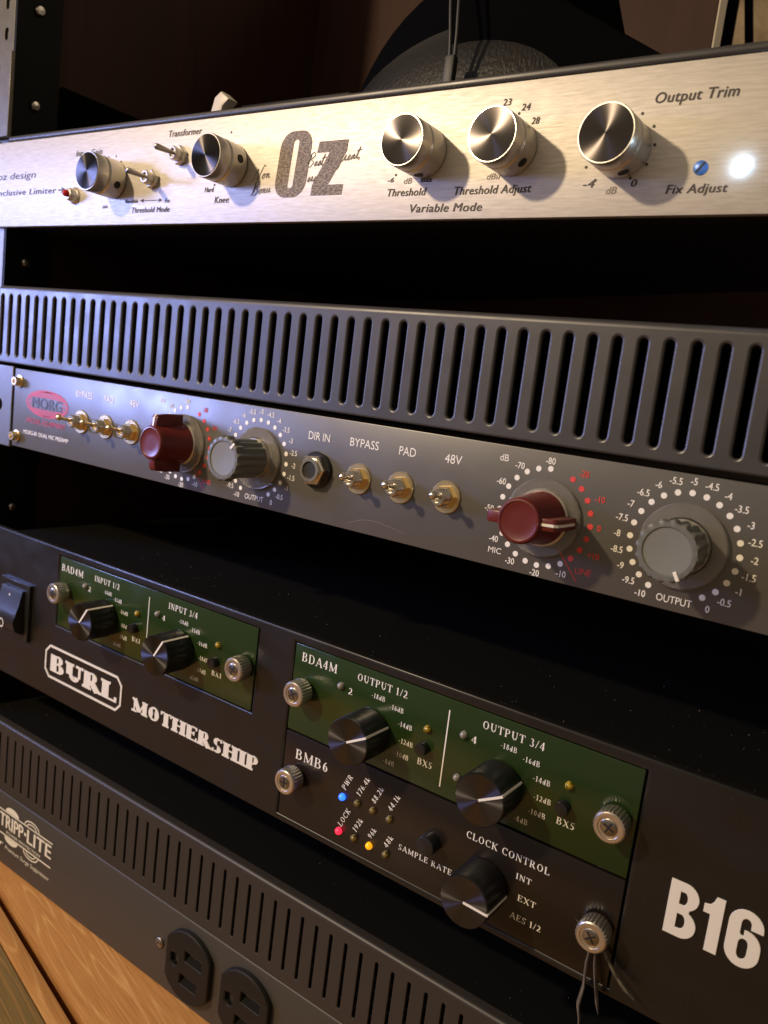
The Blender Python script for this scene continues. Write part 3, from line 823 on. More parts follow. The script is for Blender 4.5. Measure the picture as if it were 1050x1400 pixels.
# ================================================================== upper vent panel
def vent(name, label, x_first, pitch, wd, z0, z1, sz0, sz1, m, bev, bend, fl_m, group):
    root = thing(name, label, 'vent panel', (-42, 0, z0), group)
    RO = Vector(root.location) / S
    hs = []
    x = x_first
    while x < XR - 14:
        hs.append(stadium(x, wd + 2 * bev, sz0 - bev, sz1 + bev, 6))
        x += pitch
    # curve bevel grows outlines, so shrink the outer edge by it
    rb = bend
    vs, fs = flatplate(rect(XL + bev, XR - bev, z0 + bev, z1 - rb - 0.02), hs, 2 * bev + 0.6, bev, 'vent')
    MB().add(vs, fs).build('slotted_plate', m, root, -RO, smooth=50)
    pr_ = [(0.0 + rb * (1 - math.cos(PI / 2 * i / 8)), z1 - rb + rb * math.sin(PI / 2 * i / 8)) for i in range(9)] + [(5, z1), (5, z1 - 1.2), (2 * bev + .5, z1 - 1.2), (2 * bev + .5, z1 - rb)]
    k = len(pr_)
    MB().add([(XL, y, z) for y, z in pr_] + [(XR, y, z) for y, z in pr_], [tuple(range(k)), tuple(range(k, 2 * k))] + [(i, (i + 1) % k, (i + 1) % k + k, i + k) for i in range(k)]).build('top_flange', fl_m, root, -RO, smooth=40)
    MB().box(XL, XR, 5.1, 62, z1 - 1.25, z1 - 0.05).build('top_plate', M['dusty_top'], root, -RO)
    MB().box(XL + 2, XR - 2, 40, 42, z0 + 1, z1 - 3).build('back_plate', M['inside'], root, -RO)  # near-black sheet added so the slots look dark inside
    return root
vent('vent_panel', 'charcoal panel with wide rounded upright slots, above the grey preamp', -281.8 + 2.5, 8.302, 2.7, 2.0, 44.9, 6.3, 39.7, M['vent_grey'], 0.95, 2.4, M['vent_grey'], 'slotted vent panels of the rack')
vent('vent_panel', 'dark brown panel with narrow upright slots, above the power strip', -281.9, 7.955, 1.6, -250.9, -209.0, -245.6, -215.2, M['low_vent'], 0.28, 1.8, M['low_vent'], 'slotted vent panels of the rack')

# ================================================================== grey preamp
pre = thing('microphone_preamp', 'grey two channel preamp with dark red and grey knobs under the wide slotted panel', 'preamp', (-42, 0, -43.7))
PO = Vector(pre.location) / S
Zc = -22.5
MB().box(-262.8, 176, 0, 2.4, -43.5, -0.1, 0.35).build('faceplate', M['preamp_grey'], pre, -PO, smooth=40)
fpre = pre.children[0]
vs, fs = flatplate(rect(XL + .4, -265.0, -44.2, 0.1), [stadium(-277.0, 6.6, -25.6, -18.2)], 3.0, 0.5, 'ear')
MB().add(vs, fs).build('rack_ear', M['preamp_grey'], pre, Vector((0, -0.4, 0)) - PO, smooth=40)
MB().box(-266, 178, 2.8, 200, -42.6, -1.2).build('chassis', M['black_case'], pre, -PO)
for x, z in ((-257.6, -7.1), (-257.9, -37.6)):
    s_ = put('panel_screw', MB().lathe([(3.4, 0), (3.4, 0.6), (2.5, 0.7), (2.5, 3.4), (2.2, 3.8), (1.4, 3.8), (1.3, 2.4), (0.02, 2.4)], 24, cap1=False).mesh('panel_screw', M['brass'], 35), pre, Vector((x, 0, z)) - PO)
# printing
Y = -0.12
mark(lambda mb: text(mb, 'DIR IN', -45.4, -34.2, -10.2, 3.3, Y), m='ink_white', par=fpre)
mark(lambda mb: text(mb, 'MORG-81 DUAL MIC PREAMP', -251.3, -209.6, -35.2, 2.1, Y, dbl=0.06), m='ink_white', par=fpre)
lab_out = ['-10', '-9.5', '-9', '-8.5', '-8', '-7.5', '-7', '-6.5', '-6', '-5.5', '-5', '-4.5', '-4', '-3.5', '-3', '-2.5', '-2', '-1.5', '-1', '-0.5', '0']
for dx in (0.0, -181.73):
    for q in range(3):
        x0, x1, s_, z = ((-23.7, -9.7, 'BYPASS', -9.9), (0.0, 7.6, 'PAD', -10.0), (20.4, 27.6, '48V', -9.9))[q]
        mark(lambda mb: text(mb, s_, x0 + dx, x1 + dx, z, 3.3, Y), m='ink_white', par=fpre)
    ib = MB()
    cx = 108.9 + dx
    for k, s in enumerate(lab_out):
        a = math.radians(240 - 15 * k)
        ib.dot(cx + 16.68 * math.cos(a), Zc + 16.68 * math.sin(a), 0.98, Y)
        ctext(ib, s, cx + 20.9 * math.cos(a), Zc + 20.3 * math.sin(a), 2.15, y=Y, dbl=0.05)
    text(ib, 'OUTPUT', cx - 5.3, cx + 5.7, Zc - 18.5, 2.3, Y)
    ib.build('dial_scale', M['ink_white'], fpre)
    ib = MB(); red = MB()
    cx = 61.97 + dx
    for k in range(15):
        a = math.radians(90 + 15.05 * k)
        ib.dot(cx + 16.75 * math.cos(a), Zc + 16.75 * math.sin(a), 1.0, Y)
    for k in range(8):
        a = math.radians(60.2 - 15 * k)
        red.dot(cx + 16.75 * math.cos(a), Zc + 16.75 * math.sin(a), 1.0, Y)
    for s, x, z in (('-80', 61.6, -3.1), ('-70', 50.6, -6.3), ('-60', 44.4, -12.8), ('-50', 41.2, -23.0), ('-40', 44.6, -33.5), ('-30', 52.0, -40.0), ('-20', 61.8, -42.0), ('-10', 71.3, -40.2)):
        ctext(ib, s, x + dx, z, 2.2, y=Y, dbl=0.05)
    text(ib, 'dB', 42.6 + dx, 46.0 + dx, -5.7, 2.4, Y); text(ib, 'MIC', 43.1 + dx, 48.2 + dx, -38.6, 2.1, Y)
    for s, x, z in (('-20', 73.9, -5.6), ('-10', 80.6, -13.0), ('0', 81.8, -22.4), ('+10', 81.4, -31.8)):
        ctext(red, s, x + dx, z, 2.1, y=Y, dbl=0.05)
    text(red, 'LINE', 76.1 + dx, 81.6 + dx, -38.8, 2.1, Y)
    red.ribbon([(69.2 + dx, -32.2), (77.0 + dx, -41.6)], 0.3, Y)
    ib.build('dial_scale', M['ink_white'], fpre)
    red.build('red_dial_scale', M['ink_red'], fpre)
# oval mark
lg = MB()
cx, cz = -230.8, -17.0
n = 40
for k, (rx, rz) in enumerate(((19.6, 7.1), (17.6, 6.0))):
    pass
lg.ribbon([(cx + 19.0 * math.cos(2 * PI * i / n), cz + 6.9 * math.sin(2 * PI * i / n)) for i in range(n)], 1.1, Y, True)
for q in (0.92, 0.78, 0.62, 0.46):            # parallels, broken by the word
    for sgn in (1, -1):
        hw = 18.2 * math.sqrt(1 - q * q)
        lg.ribbon([(cx - hw + 2 * hw * i / 16, cz + sgn * (6.6 * q + 0.7 * math.sin(PI * i / 16))) for i in range(17)], 0.75, Y - 0.006)
for q in (-.9, -.62, -.3, 0, .3, .62, .9):    # meridians above and below the word
    for sgn in (1, -1):
        zz0, zz1 = 0.44, 1.0
        lg.ribbon([(cx + 18.4 * q * math.sqrt(max(0, 1 - u * u)), cz + sgn * 6.7 * u) for u in [zz0 + (zz1 - zz0) * i / 8 for i in range(9)]], 0.4, Y - 0.012)
for sx in (-1, 1):
    for u in (0.0, 0.25, -0.25):
        lg.ribbon([(cx + sx * 14.2, cz + u * 7), (cx + sx * 18.4 * math.sqrt(1 - u * u * 1.2), cz + u * 7)], 0.8, Y - 0.018)
text(lg, 'SPECIAL EQUIPMENT', -249.8, -212.6, -28.6, 2.7, Y, shear=0.2, dbl=0.06)
lg.build('logo', M['ink_logo_red'], fpre)
lg = MB()
text(lg, 'MORG', cx - 13.8, cx + 13.8, cz - 2.9, 5.8, Y - 0.03, dbl=0.28)
lg.build('logo_word', M['ink_logo_dark'], fpre)
# faint scratch
MB().ribbon([(-22.9, -42.0), (-19, -40.2), (-14, -38.3), (-9.6, -37.6), (-4, -37.8), (1, -38.5), (7.3, -39.6)], [0.1, .22, .25, .22, .25, .2, .08], Y).build('scratch', M['ink_thin'], fpre)

# toggles
wash = MB().lathe([(6.1, 0), (6.1, 0.5), (5.85, 0.75), (3.0, 0.75)], 40).mesh('washer', M['brass'], 30)
nut2 = hexnut(4.5, 0.7, 2.6, rot=0.15).mesh('nut', M['brass'])
pf = [(3.1, 2.0)]
for i in range(5): pf += [(3.3, 2.6 + i * .75), (3.05, 2.95 + i * .75)]
pf += [(3.1, 6.4), (2.7, 6.8), (1.9, 6.8), (1.8, 5.7), (0.02, 5.7)]
bush2 = MB().lathe(pf, 28, cap1=False).mesh('bushing', M['chrome'], 40)
lev_tips = {-17.6: (2.0, -14.0, 1.6), 2.6: (1.8, -14.0, 1.9), 23.1: (2.0, -14.0, 1.7)}
for dx in (0.0, -181.73):
    for x, tp in lev_tips.items():
        if dx: tp = (1.6, -15.5, 2.2)
        tg = put('toggle_switch', bush2, pre, Vector((x + dx, 0, Zc + 0.1)) - PO)
        put('washer', wash, tg); put('nut', nut2, tg)
        b = Vector((0, -4.5, 0)); e = Vector(tp); d = e - b
        lv = MB().tube([b, b + d * .45, b + d * .72, b + d * .8, b + d * .9, b + d * .97, e], [1.05, 0.95, 0.9, 1.45, 1.6, 1.2, 0.3], 14).mesh('lever', M['chrome'] if not dx else M['brass'], 50)
        put('lever', lv, tg)
# jack socket
jk = put('jack_socket', hexnut(6.6, 1.6, 4.6, rot=0.1).mesh('jack_socket', M['chrome']), pre, Vector((-38.9, 0, -22.2)) - PO)
MB().lathe([(7.6, 0), (7.6, 1.2), (7.2, 1.7), (5.0, 1.7)], 40).build('washer', M['black_plastic'], jk, smooth=35)
MB().lathe([(5.0, 4.5), (5.0, 5.4), (4.7, 5.7), (3.6, 5.7), (3.4, 5.2), (3.4, 4.9)], 36, cap1=False).build('bushing', M['chrome'], jk, smooth=35)
MB().lathe([(3.42, 5.0), (0.02, 4.95)], 28, cap1=False).build('hole', M['slot_dark'], jk)

# red pointer knobs
skirt = MB().lathe([(9.2, 0.3), (13.2, 0.3), (13.5, 0.6), (13.5, 1.3), (13.1, 1.7), (10.6, 1.9), (9.2, 1.9)], 64, cap1=False)
skirt.f += [tuple((6 * 64 + i, i, (i + 1) % 64, 6 * 64 + (i + 1) % 64)) for i in range(64)]
skirt_m = skirt.mesh('skirt', M['clear'], 35)
collar = MB().lathe([(9.9, 0.2), (9.9, 2.6), (9.5, 3.0), (8.0, 3.0)], 48).mesh('collar', M['silver'], 35)
rb = MB().lathe([(9.2, 3.1), (9.0, 3.4), (7.7, 18.6), (7.5, 19.4), (7.1, 19.9), (6.6, 20.0), (6.4, 19.75), (6.2, 19.65), (3, 19.6), (0.02, 19.6)], 56, cap1=False)
red_body = rb.mesh('pointer_knob', M['red_plastic'], 40)
def wing(sign):
    mb = MB()
    # cross-section in (radial, height), thickness +-1.9
    pr_ = [(5.5, 3.3), (13.3, 3.3), (13.1, 12.0), (12.6, 17.2), (11.6, 18.2), (6.0, 18.9)]
    bm = bmesh.new()
    lo = [bm.verts.new((sign * r, -h, -2.0)) for r, h in pr_]
    hi = [bm.verts.new((sign * r, -h, 2.0)) for r, h in pr_]
    bm.faces.new(lo); bm.faces.new(hi[::-1])
    for i in range(6):
        j = (i + 1) % 6
        bm.faces.new((lo[i], hi[i], hi[j], lo[j]))
    bmesh.ops.recalc_face_normals(bm, faces=list(bm.faces))
    bmesh.ops.bevel(bm, geom=list(bm.edges), offset=0.5, segments=2, profile=0.5, affect='EDGES')
    return mb.bm(bm)
wing_a = wing(1).mesh('wing', M['red_plastic'], 40)
wing_b = wing(-1).mesh('wing', M['red_plastic'], 40)
line = MB()
pl = [(6.8, 19.98), (7.6, 18.85), (11.6, 18.3), (12.72, 17.2), (13.2, 12.0), (13.4, 5.0)]
lv_, lf_ = [], []
for r, h in pl:
    lv_ += [(r, -h - 0.06, -0.45), (r, -h - 0.06, 0.45)]
for i in range(len(pl) - 1): lf_.append((2 * i, 2 * i + 1, 2 * i + 3, 2 * i + 2))
line.add(lv_, lf_)
line_m = line.mesh('pointer_line', M['ink_white'])
groove = MB().box(-12.2, -8.2, -18.95, -18.3, -0.35, 0.35).mesh('groove', M['slot_dark'])
for x, a in ((61.9, 2), (61.9 - 181.73, 92)):
    k = put('pointer_knob', red_body, pre, Vector((x, 0, Zc)) - PO, (0, -math.radians(a), 0))
    put('skirt', skirt_m, k); put('collar', collar, k); put('wing', wing_a, k); put('wing', wing_b, k); put('pointer_line', line_m, k)
# grey fluted knobs
def grey_knob(h):
    n = 96
    pf = [(8.4, 3.0), (8.5, 3.4), (8.3, h - 5.2), (8.4, h - 4.6), (9.6, h - 4.0), (9.7, h - 1.0), (9.3, h - .3), (8.7, h), (7.3, h), (6.9, h - 0.4)]
    return MB().lathe(pf, n, knurl=(16, 0.11, {1, 2, 3, 4, 5, 6}), cap1=False)
for x, h, a in ((108.9, 18.0, -60), (108.9 - 181.73, 21.0, 48)):
    k = put('fluted_knob', grey_knob(h).mesh('fluted_knob', M['grey_plastic'], 42), pre, Vector((x, 0, Zc)) - PO, (0, -math.radians(a), 0))
    put('skirt', skirt_m, k); put('collar', MB().lathe([(8.6, 0.2), (8.6, 3.2), (6, 3.2)], 40).mesh('collar', M['silver'], 35), k)
    MB().lathe([(7.0, h - 0.38), (3.0, h - 0.7), (0.02, h - 0.75)], 48, cap1=False).build('dish', M['grey_dish'], k, smooth=60)
    MB().box(6.3, 9.2, -h - 0.12, -h + 0.6, -0.55, 0.55, 0.15).build('pointer_line', M['ink_white'], k)

# ================================================================== black converter with green modules
con = thing('audio_converter', 'black two space converter with green modules and raised cream lettering', 'audio converter', (-42, 0, -178.4))
KO = Vector(con.location) / S
pn = MB()
vs, fs = flatplate(rect(XL + 1.3, XR - 1.3, -176.9, -93.3), [rect(-211.9, -60.4, -136.9, -95.3), rect(-41.7, 111.9, -176.2, -95.3)], 4.0, 1.2, 'panel')
fcon = pn.add(vs, fs).build('front_panel', M['burl_black'], con, -KO, smooth=50)
MB().box(XL + 20, XR - 20, 6.5, 230, -176.5, -93.6, 0.6).build('chassis', M['dusty_top'], con, -KO)
MB().box(XL + 6, XR - 6, 4.1, 6.4, -177, -96.5).build('inner_plate', M['inside'], con, -KO)
mods = []
for nm, x0, x1, z0, z1, m in (('input_module', -209.9, -62.2, -135.2, -96.7, M['green']), ('output_module', -40.0, 110.1, -135.1, -96.7, M['green']), ('clock_module', -40.0, 110.1, -174.9, -136.0, M['clock_black'])):
    mods.append(MB().box(x0, x1, 0.3, 3.6, z0, z1, 0.3).build(nm, m, con, -KO, smooth=40))
min_, mout, mclk = mods
mclk['label'] = 'black glossy clock module plate below the green one'
Y = 0.16
SM = dict(T=.13, t=.075, gap=.13)
def R_(par, s, x0, x1, z, c, **k):
    mark(lambda mb: roman(mb, s, x0, x1, z, c, Y, **k), m='ink_white', par=par)
R_(min_, 'BAD4M', -208.2, -189.2, -104.1, 3.7); R_(min_, 'INPUT 1/2', -179.4, -158.9, -103.2, 3.0); R_(min_, 'INPUT 3/4', -121.3, -100.9, -102.9, 3.0)
R_(min_, '2', -184.0, -181.9, -109.9, 2.7); R_(min_, '4', -125.2, -122.9, -109.9, 2.7)
R_(mout, 'BDA4M', -36.1, -17.0, -103.5, 3.8); R_(mout, 'OUTPUT 1/2', -6.5, 17.9, -102.8, 3.0); R_(mout, 'OUTPUT 3/4', 51.0, 75.6, -103.0, 3.0)
R_(mout, '2', -10.2, -8.0, -109.9, 2.7); R_(mout, '4', 47.3, 49.7, -109.9, 2.7)
for dx in (0.0, 57.9):
    mb = MB()
    for s_, x, z in (('-14dB', -171.1, -107.9), ('-15dB', -162.8, -109.8), ('-16dB', -157.3, -114.8), ('-18dB', -155.9, -121.6), ('-20dB', -156.7, -127.6), ('-22dB', -161.0, -132.5)):
        roman(mb, s_, x + dx, x + dx + 6.6, z, 2.0, Y, **SM)
    mb.build('dial_scale', M['ink_white'], min_)
    R_(min_, 'BX1', -146.3 + dx, -139.8 + dx, -126.3, 2.4)
for dx in (0.0, 57.7):
    mb = MB()
    for s_, x, z in (('-18dB', 1.4, -107.5), ('-16dB', 10.5, -109.3), ('-14dB', 15.3, -114.7), ('-12dB', 16.6, -121.2), ('-10dB', 15.4, -127.0), ('-8dB', 10.6, -131.8)):
        roman(mb, s_, x + dx, x + dx + (6.6 if len(s_) > 4 else 5.4), z, 2.0, Y, **SM)
    mb.build('dial_scale', M['ink_white'], mout)
    R_(mout, 'BX5', 26.0 + dx, 32.7 + dx, -126.4, 2.5)
mark(lambda mb: mb.ribbon([(-135.5, -100.8), (-135.2, -131.4)], 0.45, Y), 'divider_line', 'ink_white', min_)
mark(lambda mb: mb.ribbon([(36.9, -100.9), (37.1, -131.6)], 0.5, Y), 'divider_line', 'ink_white', mout)
R_(mclk, 'BMB6', -33.7, -15.7, -146.7, 4.3); R_(mclk, 'SAMPLE RATE', 22.9, 47.3, -163.8, 2.3, **SM); R_(mclk, 'CLOCK CONTROL', 51.0, 84.5, -146.1, 2.7)
R_(mclk, 'INT', 72.5, 78.6, -152.7, 2.2); R_(mclk, 'EXT', 74.4, 81.5, -160.4, 2.3); R_(mclk, 'AES 1/2', 72.6, 84.7, -168.0, 2.3)
r66 = math.radians(66)
for s_, x, z, ln in (('PWR', -5.6, -150.6, 7.7), ('176.4k', 1.9, -150.4, 9.9), ('88.2k', 9.6, -150.3, 8.3), ('44.1k', 17.6, -150.4, 8.3), ('LOCK', -5.4, -166.8, 9.4), ('192k', 2.2, -166.0, 7.0), ('96k', 9.9, -165.6, 5.2), ('48k', 17.8, -166.0, 6.0)):
    R_(mclk, s_, x, x + ln, z, 2.3, rot=r66, **SM)
# raised lettering on the front panel
mark(lambda mb: roman(mb, 'MOTHERSHIP', -141.4, -53.3, -161.6, 7.0, -0.02, T=0.27, t=0.09, gap=0.05, thick=0.35, serif=1.5), 'raised_lettering', 'raised_white', fcon)
# heavy condensed model mark, drawn as outlines
def raised(mb, outer, holes, x, z, kx, kz):
    f_ = lambda r: [(x + a * kx, z + b * kz) for a, b in r]
    vs, fs = flatplate(f_(outer), [f_(h) for h in holes], 0.5, 0.12, 'raised')
    mb.add([(a, b - 0.46, c) for a, b, c in vs], fs)
arc = lambda cx, cz, rx, rz, a0, a1, n=12: [(cx + rx * math.cos(math.radians(a0 + (a1 - a0) * i / n)), cz + rz * math.sin(math.radians(a0 + (a1 - a0) * i / n))) for i in range(n + 1)]
def model_mark(mb):
    bo = [(0, 0)] + arc(.52, .25, .48, .25, -90, 68) + arc(.50, .76, .46, .24, -62, 90) + [(0, 1)]
    bh = [[(.34, .15)] + arc(.50, .29, .15, .14, -90, 90, 8) + [(.34, .43)], [(.34, .59)] + arc(.49, .715, .13, .125, -90, 90, 8) + [(.34, .84)]]
    raised(mb, bo, bh, 124.2, -145.9, 9.3, 18.2)
    raised(mb, [(.42, 0), (.95, 0), (.95, 1), (.58, 1), (.50, .90), (.36, .83), (.10, .81), (.10, .67), (.42, .67)], [], 134.2, -146.0, 6.6, 18.2)
    so = arc(.5, .28, .5, .28, 180, 360, 14) + arc(.56, .40, .44, .25, 0, 100, 8) + arc(.44, .60, .10, .06, -60, -160, 4) + [(.345, .72)] + arc(.5, .77, .155, .10, 180, 0, 8) + [(.655, .70), (1, .70)] + arc(.5, .74, .5, .26, 0, 180, 14)
    raised(mb, so, [arc(.5, .25, .155, .12, 180, 360, 8) + arc(.5, .41, .155, .10, 0, 180, 8)], 142.4, -146.2, 9.8, 18.4)
mark(model_mark, 'raised_lettering', 'raised_white', fcon)
ib = MB()
roman(ib, 'BURL', -212.6, -154.2, -162.2, 9.6, -0.02, T=0.27, t=0.10, gap=0.03, thick=0.35, serif=1.4)
c = 4.0
x0, x1, z0, z1 = -217.6, -150.3, -166.6, -147.8
oct_ = lambda d, c: [(x0 + d, z0 + c + d * .4), (x0 + c + d * .4, z0 + d), (x1 - c - d * .4, z0 + d), (x1 - d, z0 + c + d * .4), (x1 - d, z1 - c - d * .4), (x1 - c - d * .4, z1 - d), (x0 + c + d * .4, z1 - d), (x0 + d, z1 - c - d * .4)]
vs, fs = flatplate(oct_(0, c), [oct_(1.15, c)], 0.4, 0.0, 'frame')
ib.add([(x, y - 0.38, z) for x, y, z in vs], fs)
ib.build('logo', M['raised_white'], fcon)

# converter knobs
kb = MB().lathe([(9.0, 0.4), (9.3, 0.8), (9.6, 1.4), (9.5, 14.4), (9.4, 15.2)], 120, knurl=(60, 0.035, {2, 3})).mesh('control_knob', M['black_plastic'], 50)
kc = MB().lathe([(9.4, 15.1), (9.45, 15.6), (9.15, 16.0), (6, 16.02), (3, 16.03), (0.02, 16.03)], 72, cap1=False).mesh('cap', M['spun_black'], 25)
krim = MB().lathe([(9.42, 15.3), (9.5, 15.6), (9.2, 15.95)], 72, cap1=False).mesh('rim', M['silver'], 50)
kl = MB()
kl.box(0.0, 9.3, -16.25, -15.9, -0.42, 0.42).box(9.2, 9.85, -16.2, -1.0, -0.42, 0.42)
kl_m = kl.mesh('pointer_line', M['ink_white'])
for x, z, a in ((-167.6, -119.9, 55), (-110.4, -120.3, 57), (3.1, -121.3, 29), (61.0, -121.4, 29), (61.0, -160.2, -2)):
    k = put('control_knob', kb, con, Vector((x, 0.3, z)) - KO, (0, -math.radians(a), 0))
    put('cap', kc, k); put('pointer_line', kl_m, k)
# knurled thumb screws
ts = MB().lathe([(2.4, 0), (2.4, 1.6), (5.2, 1.6), (5.6, 2.0), (5.6, 7.5), (5.2, 8.0)], 156, knurl=(26, 0.075, {3, 4})).mesh('thumb_screw', M['silver'], 45)
ts_f = MB().lathe([(5.15, 8.0), (4.8, 8.35), (3.8, 8.35), (3.5, 7.8), (0.02, 7.75)], 48, cap1=False).mesh('head', M['silver'], 30)
ts_i = MB().lathe([(2.9, 7.6), (2.9, 8.1), (2.6, 8.3), (0.02, 8.35)], 28, cap1=False).mesh('inner_screw', M['dark_metal'], 40)
ts_x = MB().box(-2.0, 2.0, -8.46, -8.2, -0.3, 0.3).box(-0.3, 0.3, -8.465, -8.21, -2.0, 2.0).mesh('cross_slot', M['slot_dark'])
for i, (x, z) in enumerate(((-203.4, -115.0), (-67.6, -115.7), (-32.4, -115.6), (-31.8, -154.6), (103.8, -116.2), (104.2, -155.3))):
    k = put('thumb_screw', ts, con, Vector((x, 0.3, z)) - KO, (0, 0.5 * i, 0))
    put('head', ts_f, k); put('inner_screw', ts_i, k); put('cross_slot', ts_x, k)
# small lamps, buttons
led = lambda m, nm: MB().lathe([(1.5, 0), (1.5, 0.5), (1.3, 1.2), (0.8, 1.7), (0.02, 1.9)], 18, cap1=False).mesh(nm, m, 60)
L_dim, L_off, L_clr = led(M['led_amber_dim'], 'indicator'), led(M['led_off'], 'indicator'), led(M['led_clear'], 'indicator')
for x, z in ((-143.4, -111.4), (-85.6, -111.1), (28.7, -111.4), (86.3, -111.4)): put('indicator', L_dim, con, Vector((x, 0.3, z)) - KO)
for x, z in ((-186.4, -107.7), (-128.3, -107.5), (-14.0, -107.7), (44.2, -108.1), (43.9, -125.2)): put('indicator', L_clr, con, Vector((x, 0.3, z)) - KO)
for x, z in ((1.2, -153.4), (9.0, -153.3), (17.3, -153.5), (1.6, -168.6), (17.6, -168.6)): put('indicator', L_off, con, Vector((x, 0.3, z)) - KO)
for x, z, m, lb in ((-6.6, -153.7, 'led_blue', 'lit blue power light'), (-6.3, -168.8, 'led_red', 'lit red lock light'), (9.4, -168.5, 'led_amber', 'lit amber rate light')):
    o = put('indicator', led(M[m], 'indicator'), con, Vector((x, 0.3, z)) - KO); o['label'] = lb
bt = MB().lathe([(2.5, 0), (2.5, 3.0), (2.3, 3.4), (1.9, 3.5)], 24).mesh('push_button', M['black_plastic'], 40)
for x, z in ((-144.6, -119.3), (-86.6, -119.6), (28.2, -119.2), (85.6, -119.5)): put('push_button', bt, con, Vector((x, 0.3, z)) - KO)
put('push_button', MB().lathe([(3.9, 0), (3.9, 5.0), (3.7, 5.5), (3.2, 5.7)], 32).mesh('push_button', M['black_plastic'], 40), con, Vector((37.2, 0.3, -154.3)) - KO)
# rocker switch
vs, fs = flatplate(rect(-262.2, -234.2, -151.8, -119.8), [rect(-258.6, -237.4, -148.9, -122.9)], 2.4, 0.5, 'frame')
sw = MB().add(vs, fs).build('rocker_switch', M['black_plastic'], con, Vector((0, -2.2, 0)) - KO, smooth=45)
rk = MB()
prof = [(-148.5, -1.0), (-146, -5.2), (-141, -6.6), (-136, -5.0), (-131, -3.2), (-126, -2.2), (-123.2, -1.4), (-123.2, 2), (-148.5, 2)]
n = len(prof)
rk.add([(-258.2, y, z) for z, y in prof] + [(-237.8, y, z) for z, y in prof], [tuple(range(n)), tuple(range(n, 2 * n))] + [(i, (i + 1) % n, (i + 1) % n + n, i + n) for i in range(n)])
rk.build('rocker', M['black_plastic'], sw, smooth=40)
mk = MB()
mk.add([(-249.3, -3.0, -131.4), (-248.3, -3.0, -131.4), (-248.3, -2.42, -126.6), (-249.3, -2.42, -126.6)], [(0, 1, 2, 3)])
n = 20
mk.ribbon([(-248.8 + 2.0 * math.cos(2 * PI * i / n), -143.0 + 2.4 * math.sin(2 * PI * i / n)) for i in range(n)], 0.6, -6.75, True)
mk.build('marking', M['ink_white'], sw)

# frayed cable tie ends hanging behind the last thumb screw
o = MB()
for pts, r in (([(103.4, -0.6, -160), (103.0, -2.4, -168), (103.6, -3.2, -176), (102.9, -3.6, -183), (104.2, -3.8, -188), (104.4, -3.9, -193)], [1.3, 1.6, 1.4, 1.7, 1.2, .2]),
               ([(104.6, -0.6, -160), (105.8, -2.4, -167), (107.4, -3.0, -174), (108.8, -3.4, -179), (110.0, -3.7, -183)], [1.1, 1.4, 1.3, 1.5, .2]),
               ([(106.0, -0.6, -159), (109.2, -2.0, -163.2), (113.0, -3.2, -166.6), (117.0, -4.2, -169), (120.9, -5.0, -170.8)], [1.0, 1.3, 1.4, 1.6, .15]),
               ([(103.0, -0.5, -158), (98.6, -1.4, -156.8), (96.3, -1.8, -155.2)], [.9, .8, .1])):
    o.tube(pts, [q * 1.0 for q in r], 6, 0.4)
o = o.build('cable_tie', M['string'], smooth=25)
tag(o, 'frayed dark cable tie ends hanging from the lower right thumb screw', 'cable tie')

# ================================================================== power strip
st = thing('power_strip', 'dark grey rack power strip with round black outlets, lowest unit above the wood', 'power strip', (-42, 0, -297))
SO = Vector(st.location) / S
fst = MB().box(XL, XR, 0, 3, -296.9, -251.4, 0.9, 3).build('faceplate', M['strip_grey'], st, -SO, smooth=50)
MB().box(XL + 18, XR - 18, 3.2, 150, -296, -252.6).build('chassis', M['black_case'], st, -SO)
ib = MB(); Y = -0.12
text(ib, 'TRIPP', -253.4, -229.0, -272.3, 8.3, Y, dbl=0.33); text(ib, 'LITE', -224.6, -201.0, -272.2, 8.3, Y, dbl=0.33)
ib.dot(-226.8, -268.0, 1.1, Y)
ib.ribbon([(-259, -262.2), (-199.9, -262.2)], 0.8, Y); ib.ribbon([(-259, -277.2), (-200.6, -277.2)], 0.9, Y)
half = lambda cx, cz, rx, rz, s: [(cx + rx * math.cos(PI * i / 18), cz + s * rz * math.sin(PI * i / 18)) for i in range(19)]
for s, cz, in ((1, -261.6), (-1, -277.8)):
    p = half(-240.8, cz, 7.0, 3.6, s)
    ib.add([(x, Y, z) for x, z in p], [tuple(range(19))])
    ib.ribbon(half(-220.4, cz, 7.2, 3.6, s), 0.8, Y); ib.ribbon(half(-220.4, cz, 4.6, 1.9, s), 0.7, Y)
text(ib, 'POWER PROTECTION', -246.0, -211.3, -275.7, 1.7, Y, dbl=0.05)
text(ib, 'Isobar', -270.5, -249.0, -285.4, 3.6, Y, dbl=0.2, shear=0.15); text(ib, 'Premium Surge Suppressor', -246.5, -201.3, -285.9, 2.6, Y, shear=0.1)
ib.build('logo', M['ink_cream'], fst)
def outlet_outline(r, hx):
    o = []
    a0 = math.acos(hx / r)
    for i in range(17):
        a = a0 + (PI - 2 * a0) * i / 16
        o.append((r * math.cos(a), r * math.sin(a)))
    for i in range(17):
        a = PI + a0 + (PI - 2 * a0) * i / 16
        o.append((r * math.cos(a), r * math.sin(a)))
    return o
